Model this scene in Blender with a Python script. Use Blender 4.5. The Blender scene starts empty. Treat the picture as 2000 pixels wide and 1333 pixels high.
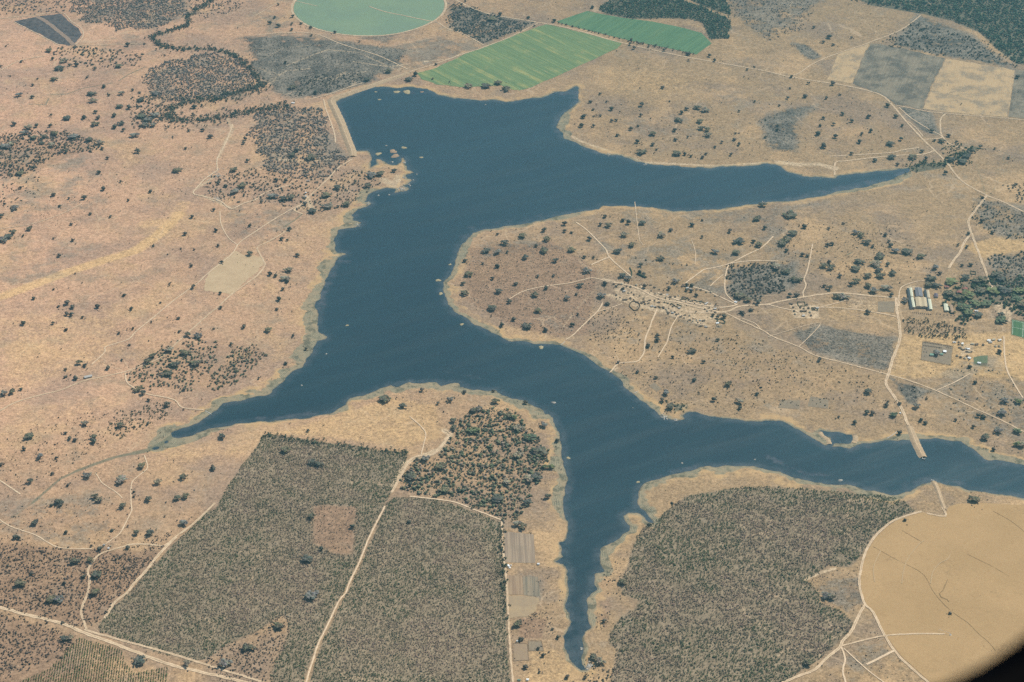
import bpy, bmesh, math, random
import numpy as np
from mathutils import Vector, Matrix
from mathutils.geometry import delaunay_2d_cdt
random.seed(7); rng = np.random.default_rng(11)
R = math.radians
scene = bpy.context.scene
COL = scene.collection
# ------------------------------------------------------------------ camera
ALT = 3000.0; FPX = 3890.0; PITCH = R(31.5)
cp, sp = math.cos(PITCH), math.sin(PITCH)
cam_d = bpy.data.cameras.new('camera'); cam = bpy.data.objects.new('camera', cam_d); COL.objects.link(cam)
cam.location = (0, 0, ALT); cam.rotation_euler = (R(90) - PITCH, 0, 0)
cam_d.sensor_width = 36; cam_d.lens = 36 * FPX / 2000; cam_d.clip_start = 0.05; cam_d.clip_end = 120000
cam_d.dof.use_dof = True; cam_d.dof.focus_distance = 5800; cam_d.dof.aperture_fstop = cam_d.lens / 6.0
scene.camera = cam
def at(x, y, z=0.0):
    """photo coordinates (2000 x 1333) of a surveyed ground feature -> metres on the ground"""
    u = (x - 1000) / FPX; v = (666.5 - y) / FPX
    d = np.array([u, cp + v * sp, -sp + v * cp]); t = (ALT - z) / -d[2]
    return (d[0] * t, d[1] * t)
def P(pts): return [at(*p) for p in pts]
def mpp(x, y):
    a = at(x, y); return math.sqrt(a[0]**2 + a[1]**2 + ALT**2) / FPX
# ------------------------------------------------------------------ node helpers
class NT:
    def __init__(s, name):
        s.m = bpy.data.materials.new(name); s.m.use_nodes = True; s.t = s.m.node_tree; s.t.nodes.clear()
        s.out = s.t.nodes.new('ShaderNodeOutputMaterial')
        s.pos = s.t.nodes.new('ShaderNodeNewGeometry').outputs['Position']
    def n(s, typ, **kw):
        nd = s.t.nodes.new(typ)
        for k, v in kw.items(): setattr(nd, k, v)
        return nd
    def put(s, sock, v):
        if isinstance(v, bpy.types.NodeSocket): s.t.links.new(v, sock)
        elif isinstance(v, (tuple, list)) and len(v) == 3 and sock.type == 'RGBA': sock.default_value = (*v, 1)
        else: sock.default_value = v
    def math(s, op, a, b=0.0, clamp=False):
        nd = s.n('ShaderNodeMath', operation=op, use_clamp=clamp); s.put(nd.inputs[0], a); s.put(nd.inputs[1], b); return nd.outputs[0]
    def add(s, a, b): return s.math('ADD', a, b)
    def mul(s, a, b): return s.math('MULTIPLY', a, b)
    def mix(s, f, a, b, blend='MIX'):
        nd = s.n('ShaderNodeMix', data_type='RGBA', blend_type=blend); s.put(nd.inputs[0], f); s.put(nd.inputs[6], a); s.put(nd.inputs[7], b); return nd.outputs[2]
    def step(s, x, lo, hi, a=0.0, b=1.0):
        nd = s.n('ShaderNodeMapRange', interpolation_type='SMOOTHSTEP'); s.put(nd.inputs[0], x); s.put(nd.inputs[1], lo); s.put(nd.inputs[2], hi); s.put(nd.inputs[3], a); s.put(nd.inputs[4], b); return nd.outputs[0]
    def noise(s, size, detail=3, rough=.55, vec=None, off=0.0):
        nd = s.n('ShaderNodeTexNoise', noise_dimensions='3D'); v = vec if vec is not None else s.pos
        mp = s.n('ShaderNodeMapping'); s.put(mp.inputs['Vector'], v); mp.inputs['Scale'].default_value = (1/size, 1/size, 1/size); mp.inputs['Location'].default_value = (off, off * .7, 0)
        s.put(nd.inputs['Vector'], mp.outputs[0]); nd.inputs['Scale'].default_value = 1; nd.inputs['Detail'].default_value = detail; nd.inputs['Roughness'].default_value = rough
        return nd.outputs[0]
    def stretched(s, ang, along, across, detail=3, rough=.55, off=0.0):
        mp = s.n('ShaderNodeMapping', vector_type='TEXTURE'); s.put(mp.inputs['Vector'], s.pos); mp.inputs['Rotation'].default_value = (0, 0, ang); mp.inputs['Scale'].default_value = (along, across, across); mp.inputs['Location'].default_value = (off, off, 0)
        nd = s.n('ShaderNodeTexNoise', noise_dimensions='3D'); s.put(nd.inputs['Vector'], mp.outputs[0]); nd.inputs['Scale'].default_value = 1; nd.inputs['Detail'].default_value = detail; nd.inputs['Roughness'].default_value = rough
        return nd.outputs[0]
    def vor(s, size, feat='F1', rnd=1.0, out=0):
        nd = s.n('ShaderNodeTexVoronoi', feature=feat); mp = s.n('ShaderNodeMapping'); s.put(mp.inputs['Vector'], s.pos); mp.inputs['Scale'].default_value = (1/size,)*3
        s.put(nd.inputs['Vector'], mp.outputs[0]); nd.inputs['Scale'].default_value = 1; nd.inputs['Randomness'].default_value = rnd
        return nd.outputs[out]
    def attr(s, name):
        nd = s.n('ShaderNodeAttribute', attribute_name=name); sep = s.n('ShaderNodeSeparateColor'); s.t.links.new(nd.outputs['Color'], sep.inputs[0])
        return nd.outputs['Color'], sep.outputs[0], sep.outputs[1], sep.outputs[2], nd.outputs['Alpha']
    def done(s, col, rough=.9, spec=.15, bump=None, bstr=.4, bdist=1.0):
        b = s.n('ShaderNodeBsdfPrincipled'); s.put(b.inputs['Base Color'], col); s.put(b.inputs['Roughness'], rough); b.inputs['Specular IOR Level'].default_value = spec
        if bump is not None:
            bp = s.n('ShaderNodeBump'); s.put(bp.inputs['Height'], bump); bp.inputs['Strength'].default_value = bstr; bp.inputs['Distance'].default_value = bdist
            s.t.links.new(bp.outputs[0], b.inputs['Normal'])
        s.t.links.new(b.outputs[0], s.out.inputs[0]); return s.m
# ------------------------------------------------------------------ object helpers
def tag(o, label=None, cat=None, group=None, kind=None):
    if label: o['label'] = label
    if cat: o['category'] = cat
    if group: o['group'] = group
    if kind: o['kind'] = kind
    return o
def link(name, me, mat=None, parent=None, loc=None):
    o = bpy.data.objects.new(name, me); COL.objects.link(o)
    if mat is not None and me is not None and not me.materials: me.materials.append(mat)
    if parent is not None: o.parent = parent
    if loc is not None: o.location = loc
    return o
def np_mesh(name, V, F, smooth=False, color=None):
    """V (n,3) array, F (m,k) array of equal sized faces"""
    V = np.asarray(V, np.float32); F = np.asarray(F, np.int32); k = F.shape[1]
    me = bpy.data.meshes.new(name); me.vertices.add(len(V)); me.vertices.foreach_set('co', V.ravel())
    me.loops.add(F.size); me.loops.foreach_set('vertex_index', F.ravel())
    me.polygons.add(len(F)); me.polygons.foreach_set('loop_start', np.arange(0, F.size, k, dtype=np.int32))
    me.polygons.foreach_set('loop_total', np.full(len(F), k, np.int32))
    if smooth: me.polygons.foreach_set('use_smooth', np.ones(len(F), bool))
    me.update(calc_edges=True)
    if color is not None:
        c = np.ones((len(V), 4), np.float32); c[:, :color.shape[1]] = color
        a = me.color_attributes.new('tint', 'FLOAT_COLOR', 'POINT'); a.data.foreach_set('color', c.ravel())
    return me
ORD = ['leftmost', 'second', 'third', 'fourth', 'fifth', 'sixth', 'seventh', 'eighth', 'ninth', 'tenth', 'eleventh', 'twelfth', 'thirteenth', 'fourteenth', 'fifteenth', 'sixteenth', 'seventeenth', 'eighteenth', 'nineteenth', 'twentieth', 'twenty-first', 'twenty-second', 'twenty-third', 'twenty-fourth', 'twenty-fifth', 'twenty-sixth', 'twenty-seventh', 'twenty-eighth', 'twenty-ninth', 'thirtieth']
def ordl(i): return 'leftmost' if i == 0 else (ORD[i] if i < len(ORD) else 'number %d' % (i + 1)) + ' from left'
# ------------------------------------------------------------------ tensor grid
def axis(lo, hi, step, far):
    mid = list(np.arange(lo, hi + .1, step)); a, b = [], []
    d, x = step * 2, lo
    while x > -far: x -= d; d *= 1.45; a.append(x)
    d, x = step * 2, hi
    while x < far: x += d; d *= 1.45; b.append(x)
    return np.array(a[::-1] + mid + b)
GX = axis(-2450, 2450, 5.0, 45000); GY = axis(3250, 7900, 5.0, 45000)
NX, NY = len(GX), len(GY)
def blank(v): return np.full((NY, NX), v, np.float32)
def seg_dist(D, pts, reach, closed=False):
    n = len(pts)
    for i in range(n if closed else n - 1):
        (ax, ay), (bx, by) = pts[i], pts[(i + 1) % n]
        i0, i1 = np.searchsorted(GX, [min(ax, bx) - reach, max(ax, bx) + reach]); j0, j1 = np.searchsorted(GY, [min(ay, by) - reach, max(ay, by) + reach])
        if i1 <= i0 or j1 <= j0: continue
        X = GX[None, i0:i1]; Y = GY[j0:j1, None]; dx, dy = bx - ax, by - ay; L = dx*dx + dy*dy + 1e-9
        t = np.clip(((X - ax) * dx + (Y - ay) * dy) / L, 0, 1)
        d = np.hypot(X - ax - t * dx, Y - ay - t * dy)
        np.minimum(D[j0:j1, i0:i1], d, out=D[j0:j1, i0:i1])
def inside_grid(pts):
    M = np.zeros((NY, NX), bool); n = len(pts)
    for i in range(n):
        (ax, ay), (bx, by) = pts[i], pts[(i + 1) % n]
        if ay == by: continue
        if ay > by: ax, ay, bx, by = bx, by, ax, ay
        j0, j1 = np.searchsorted(GY, [ay, by])
        if j1 <= j0: continue
        xi = ax + (GY[j0:j1] - ay) * (bx - ax) / (by - ay)
        M[j0:j1] ^= GX[None, :] > xi[:, None]
    return M
def sdf(polys, reach):
    D = blank(reach); I = np.zeros((NY, NX), bool)
    for p in polys: seg_dist(D, p, reach, True); I ^= inside_grid(p)
    return np.where(I, -D, D)
def samp(A, x, y):
    x = np.asarray(x, float); y = np.asarray(y, float)
    i = np.clip(np.searchsorted(GX, x) - 1, 0, NX - 2); j = np.clip(np.searchsorted(GY, y) - 1, 0, NY - 2)
    fx = np.clip((x - GX[i]) / (GX[i+1] - GX[i]), 0, 1); fy = np.clip((y - GY[j]) / (GY[j+1] - GY[j]), 0, 1)
    return A[j, i]*(1-fx)*(1-fy) + A[j, i+1]*fx*(1-fy) + A[j+1, i]*(1-fx)*fy + A[j+1, i+1]*fx*fy
def inpoly(pts, x, y):
    r = np.zeros(len(x), bool); n = len(pts)
    for i in range(n):
        (ax, ay), (bx, by) = pts[i], pts[(i + 1) % n]
        if ay == by: continue
        c = ((ay > y) != (by > y)) & (x < (bx - ax) * (y - ay) / (by - ay) + ax); r ^= c
    return r
def wob(n_oct=4, base=300., seed=1):
    g = np.random.default_rng(seed); k = []
    for o in range(n_oct):
        for _ in range(4):
            a = g.uniform(0, 2*math.pi); w = base / (1.9**o) * g.uniform(.8, 1.25); k.append((math.cos(a)/w*2*math.pi, math.sin(a)/w*2*math.pi, g.uniform(0, 6.28), .6**o))
    s = sum(q[3] for q in k)
    def f(x, y): return sum(q[3] * np.sin(q[0]*x + q[1]*y + q[2]) for q in k) / s * 2
    return f
HAZE = 6.9e-5; HAZE_COL = (.205, .455, .505); SUN_E = 4.9; SKY_E = .13; EXPO = 0.65
# ------------------------------------------------------------------ survey of the place
LAKE = [(655,200),(672,192),(700,181),(725,172),(750,169),(765,172),(775,173),(795,170),(817,172),(832,175),(850,182),(860,188),(887,192),(925,196),(962,197),(1000,200),(1025,195),(1057,191),(1072,186),(1085,182),(1105,179),(1125,169),(1129,172),(1130,185),(1128,200),(1115,212),(1102,222),(1095,230),(1092,240),(1084,250),(1100,260),(1100,270),(1117,277),(1135,285),(1162,295),(1175,301),(1190,304),(1212,305),(1225,310),(1250,317),(1265,322),(1287,323),(1312,325),(1350,328),(1387,330),(1412,326),(1450,326),(1480,325),(1500,320),(1515,322),(1535,335),(1562,343),(1582,347),(1612,348),(1631,349),(1635,345),(1662,340),(1687,338),(1725,335),(1760,331),(1778,329),(1775,336),(1760,344),(1745,350),(1720,356),(1690,366),(1650,371),(1620,379),(1587,385),(1550,393),(1500,395),(1462,400),(1412,407),(1375,410),(1325,413),(1300,409),(1275,405),(1237,403),(1175,402),(1170,407),(1137,413),(1100,420),(1070,428),(1037,435),(1012,439),(1000,440),(950,448),(925,455),(912,465),(907,475),(900,480),(892,493),(890,513),(884,528),(872,545),(866,551),(864,558),(866,570),(870,580),(875,595),(887,608),(905,620),(925,633),(950,645),(975,658),(1000,667),(1025,670),(1050,672),(1095,676),(1112,681),(1137,693),(1155,706),(1187,726),(1207,738),(1217,753),(1230,766),(1250,781),(1270,796),(1287,813),(1305,817),(1320,821),(1337,818),(1335,811),(1345,807),(1362,807),(1375,811),(1400,816),(1425,818),(1450,822),(1487,824),(1500,823),(1520,821),(1532,826),(1550,836),(1570,846),(1582,853),(1595,863),(1612,872),(1619,868),(1625,856),(1612,850),(1600,846),(1602,841),(1630,846),(1662,849),(1664,854),(1660,865),(1628,866),(1624,873),(1637,874),(1662,877),(1675,873),(1700,866),(1732,860),(1750,860),(1777,861),(1795,857),(1825,857),(1875,863),(1890,871),(1907,886),(1925,898),(1962,902),(2000,910),(2080,925),(2200,950),(2200,1010),(2080,985),(2000,972),(1962,966),(1900,958),(1875,953),(1850,946),(1825,941),(1812,943),(1795,948),(1785,955),(1777,958),(1762,962),(1740,966),(1720,963),(1705,957),(1675,953),(1655,948),(1612,945),(1587,941),(1550,931),(1525,923),(1500,917),(1475,912),(1425,910),(1385,912),(1350,918),(1312,926),(1275,936),(1257,943),(1252,953),(1247,966),(1243,981),(1250,993),(1262,1003),(1277,1019),(1272,1020),(1260,1010),(1240,1002),(1225,1000),(1217,1007),(1220,1017),(1229,1030),(1225,1037),(1210,1047),(1202,1057),(1182,1067),(1172,1075),(1172,1085),(1170,1095),(1172,1107),(1180,1117),(1160,1122),(1160,1142),(1164,1152),(1154,1160),(1147,1170),(1145,1195),(1147,1212),(1154,1226),(1144,1232),(1137,1250),(1137,1265),(1137,1280),(1136,1297),(1145,1310),(1130,1305),(1120,1295),(1110,1277),(1104,1267),(1105,1257),(1102,1240),(1110,1227),(1115,1217),(1114,1197),(1107,1190),(1107,1175),(1111,1150),(1111,1130),(1107,1112),(1100,1102),(1086,1094),(1100,1087),(1097,1067),(1090,1059),(1105,1055),(1111,1037),(1110,1020),(1102,1000),(1100,991),(1102,971),(1110,941),(1105,916),(1097,891),(1096,881),(1100,868),(1095,858),(1087,836),(1080,816),(1072,809),(1065,811),(1057,798),(1037,788),(1020,783),(1000,778),(975,768),(970,763),(957,763),(925,761),(900,755),(897,749),(882,748),(862,753),(852,747),(837,746),(820,749),(800,746),(775,755),(762,753),(737,762),(707,773),(685,778),(675,791),(650,806),(625,811),(587,818),(537,821),(500,823),(462,828),(412,838),(375,850),(350,855),(336,852),(337,846),(362,836),(400,818),(425,803),(437,788),(475,781),(500,775),(524,772),(532,766),(532,761),(557,746),(570,728),(590,718),(600,701),(612,688),(612,681),(622,666),(638,663),(642,658),(635,653),(622,650),(622,625),(622,615),(617,603),(617,590),(627,585),(625,573),(635,558),(640,540),(650,523),(660,505),(670,500),(677,497),(672,493),(660,493),(655,485),(654,470),(660,458),(660,450),(675,447),(697,444),(707,435),(690,431),(692,424),(687,420),(700,408),(717,405),(727,400),(722,395),(712,393),(720,380),(732,375),(755,368),(770,370),(770,377),(797,374),(799,368),(790,364),(800,358),(806,353),(795,349),(794,342),(810,338),(796,331),(793,320),(791,309),(786,307),(783,316),(774,323),(758,320),(746,312),(734,311),(735,321),(725,328),(723,319),(727,312),(724,299),(718,295),(700,294),(690,291),(684,275),(670,237),(660,212)]
PONDS = [[(297,876),(303,873),(311,873),(310,877),(302,879)], [(321,864),(326,861),(328,864),(323,867)]]
WEED = [([(1500,892),(1540,912),(1580,925),(1622,930)],16,.8),([(870,725),(905,733),(950,742)],12,.7),([(1190,742),(1200,765),(1212,790)],10,.5),([(1108,950),(1115,985),(1125,1010)],22,.6),([(1285,930),(1330,918),(1360,912)],16,.8),
 ([(628,600),(632,570),(650,535)],22,.8),([(668,510),(680,512)],22,.8),([(500,818),(560,815),(640,802)],14,.8),([(905,462),(930,440),(1000,430),(1100,415)],26,.6),([(1540,388),(1620,372),(1700,355),(1760,340)],26,.7),([(770,748),(850,740),(930,752)],12,.6),([(560,740),(600,700)],12,.5),
 ([(1180,400),(1320,407),(1450,396)],16,.5),([(1090,230),(1085,255),(1120,280),(1180,305)],26,.6),([(1080,185),(1125,180),(1125,200)],34,.7),([(720,178),(760,180),(800,180),(830,182)],22,.6),([(690,430),(700,415),(725,385)],18,.6),([(1600,870),(1640,880),(1700,873)],16,.7),([(1860,870),(1900,890),(1960,910)],18,.5),([(1760,950),(1790,938),(1830,936),(1880,945)],14,.7),([(1430,790),(1475,798),(1480,900)],4,.2),([(615,650),(612,630),(612,610)],14,.6),([(1380,340),(1420,338),(1470,336)],12,.4)]
# name, polygon
BIGFIELD = [(816,144),(850,135),(910,107),(947,92),(1000,74),(1055,54),(1067,51),(1112,60),(1212,84),(1215,87),(1205,97),(1170,112),(1125,132),(1095,147),(1062,160),(1037,172),(1015,178),(1000,176),(975,167),(940,170),(900,171),(850,165),(822,155)]
STRIPFIELD = [(1087,45),(1147,24),(1175,30),(1217,37),(1275,45),(1325,55),(1370,66),(1390,87),(1360,109),(1325,101),(1225,80),(1150,62),(1095,49)]
TANFIELD = [(1795,1001),(1750,1018),(1730,1032),(1710,1052),(1694,1078),(1684,1110),(1680,1140),(1684,1165),(1692,1185),(1706,1200),(1730,1245),(1760,1285),(1820,1338),(1900,1400),(2120,1420),(2160,1200),(2120,1020),(2060,995),(2000,988),(1930,984),(1870,985),(1853,991),(1845,1008),(1830,1008)]
PALEPLOT = [(1637,107),(1698,86),(1682,120),(1664,165),(1615,157)]
DARKPLOT = [(1700,86),(1740,92),(1800,106),(1845,116),(1822,165),(1800,215),(1750,206),(1725,191),(1687,174),(1665,165),(1683,120)]
TANPLOT = [(1847,117),(1925,130),(1982,140),(1975,180),(1967,230),(1802,216),(1824,165)]
CHARRED = [(28,44),(72,35),(117,29),(125,35),(143,52),(155,60),(160,70),(150,85),(135,92),(110,88),(80,70)]
PITCH_G = [(1976,627),(2000,632),(2026,638),(2024,669),(1999,663),(1975,657)]
PLOUGH1 = [(984,1040),(1042,1045),(1046,1101),(986,1100)]; PLOUGH2 = [(990,1125),(1020,1126),(1022,1163),(992,1163)]; PLOUGH3 = [(1021,1127),(1050,1128),(1056,1166),(1023,1164)]; PLOUGH4 = [(993,1165),(1052,1168),(1048,1192),(1030,1205),(995,1210)]
PALE_W = [(425,520),(460,497),(512,507),(515,520),(490,545),(450,580),(400,570),(398,550)]
DARK_N1 = [(1170,20),(1190,5),(1212,-12),(1310,-12),(1345,8),(1400,28),(1424,40),(1430,60),(1420,65),(1424,77),(1385,78),(1380,65),(1372,47),(1350,40),(1300,38),(1240,40),(1215,35),(1180,28)]
DARK_N2 = [(1325,-12),(1408,-12),(1425,15),(1427,33),(1400,24),(1360,8)]
P1 = [(515,850),(535,850),(600,860),(640,867),(700,873),(740,883),(795,886),(795,895),(783,925),(765,962),(745,1003),(720,1050),(705,1087),(680,1140),(660,1177),(640,1220),(618,1265),(590,1345),(530,1345),(530,1310),(550,1270),(562,1240),(563,1215),(550,1205),(520,1225),(500,1238),(440,1265),(405,1290),(375,1292),(300,1275),(250,1257),(195,1237),(192,1225),(215,1195),(250,1165),(292,1117),(312,1097),(337,1067),(375,1032),(405,1000),(420,998),(450,948),(480,903),(500,876)]
CLEAR1 = [(612,992),(640,990),(695,993),(697,1010),(690,1030),(693,1060),(688,1083),(672,1085),(645,1082),(640,1075),(612,1062),(611,1030)]
CLEAR2 = [(400,1298),(440,1265),(500,1238),(520,1225),(550,1205),(563,1215),(562,1240),(550,1270),(540,1290),(530,1310),(530,1345),(440,1345)]
P2 = [(752,990),(768,975),(830,975),(880,987),(940,1008),(978,1022),(979,1035),(981,1070),(983,1105),(988,1150),(990,1210),(994,1290),(1000,1345),(602,1345),(626,1265),(648,1220),(668,1177),(688,1140),(713,1087),(728,1050)]
P3 = [(1320,985),(1340,970),(1400,960),(1430,955),(1500,952),(1560,955),(1620,960),(1680,965),(1740,970),(1765,980),(1788,1000),(1745,1017),(1720,1035),(1700,1056),(1690,1075),(1680,1090),(1660,1110),(1640,1110),(1620,1105),(1600,1120),(1573,1135),(1590,1150),(1600,1165),(1600,1180),(1625,1190),(1650,1205),(1665,1218),(1660,1235),(1645,1250),(1635,1260),(1612,1278),(1592,1297),(1555,1320),(1535,1345),(1190,1345),(1200,1300),(1205,1270),(1190,1260),(1190,1240),(1210,1210),(1240,1190),(1248,1175),(1220,1165),(1210,1145),(1215,1130),(1225,1110),(1230,1090),(1240,1060),(1255,1035),(1270,1025)]
W1 = [(785,935),(810,897),(850,896),(870,875),(890,840),(905,812),(935,800),(975,798),(1000,806),(1025,825),(1048,850),(1070,880),(1067,920),(1052,950),(1038,980),(1015,1005),(1003,1018),(980,1014),(930,997),(880,979),(830,967),(790,967)]
FARFOREST = [(1600,-12),(1700,11),(1800,27),(1860,42),(1910,62),(1925,75),(1945,95),(1955,103),(1985,126),(2060,135),(2160,0),(2100,-60)]
YOUNG = [(155,1250),(195,1262),(240,1275),(245,1300),(265,1320),(330,1305),(325,1345),(20,1345),(100,1308),(130,1275)]
ORCHARD = [(1762,625),(1800,622),(1845,633),(1880,645),(1890,662),(1858,668),(1800,660),(1768,652)]
CREEK1 = [(425,-10),(405,10),(380,25),(366,35),(366,50),(335,62),(298,74),(320,92),(360,98),(410,98),(450,108),(478,128),(500,150),(512,172)]
CREEK2 = [(512,168),(470,182),(420,195),(370,200),(338,212),(329,228),(345,240),(400,236),(450,227),(500,218),(560,209)]
CREEK3 = [(1772,331),(1800,322),(1840,322),(1862,312),(1885,300),(1905,290)]
SWBED = [(340,850),(318,866),(290,880),(262,886),(225,894),(185,908),(150,922),(118,938),(95,958),(65,985),(30,1010),(-20,1040)]
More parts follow.
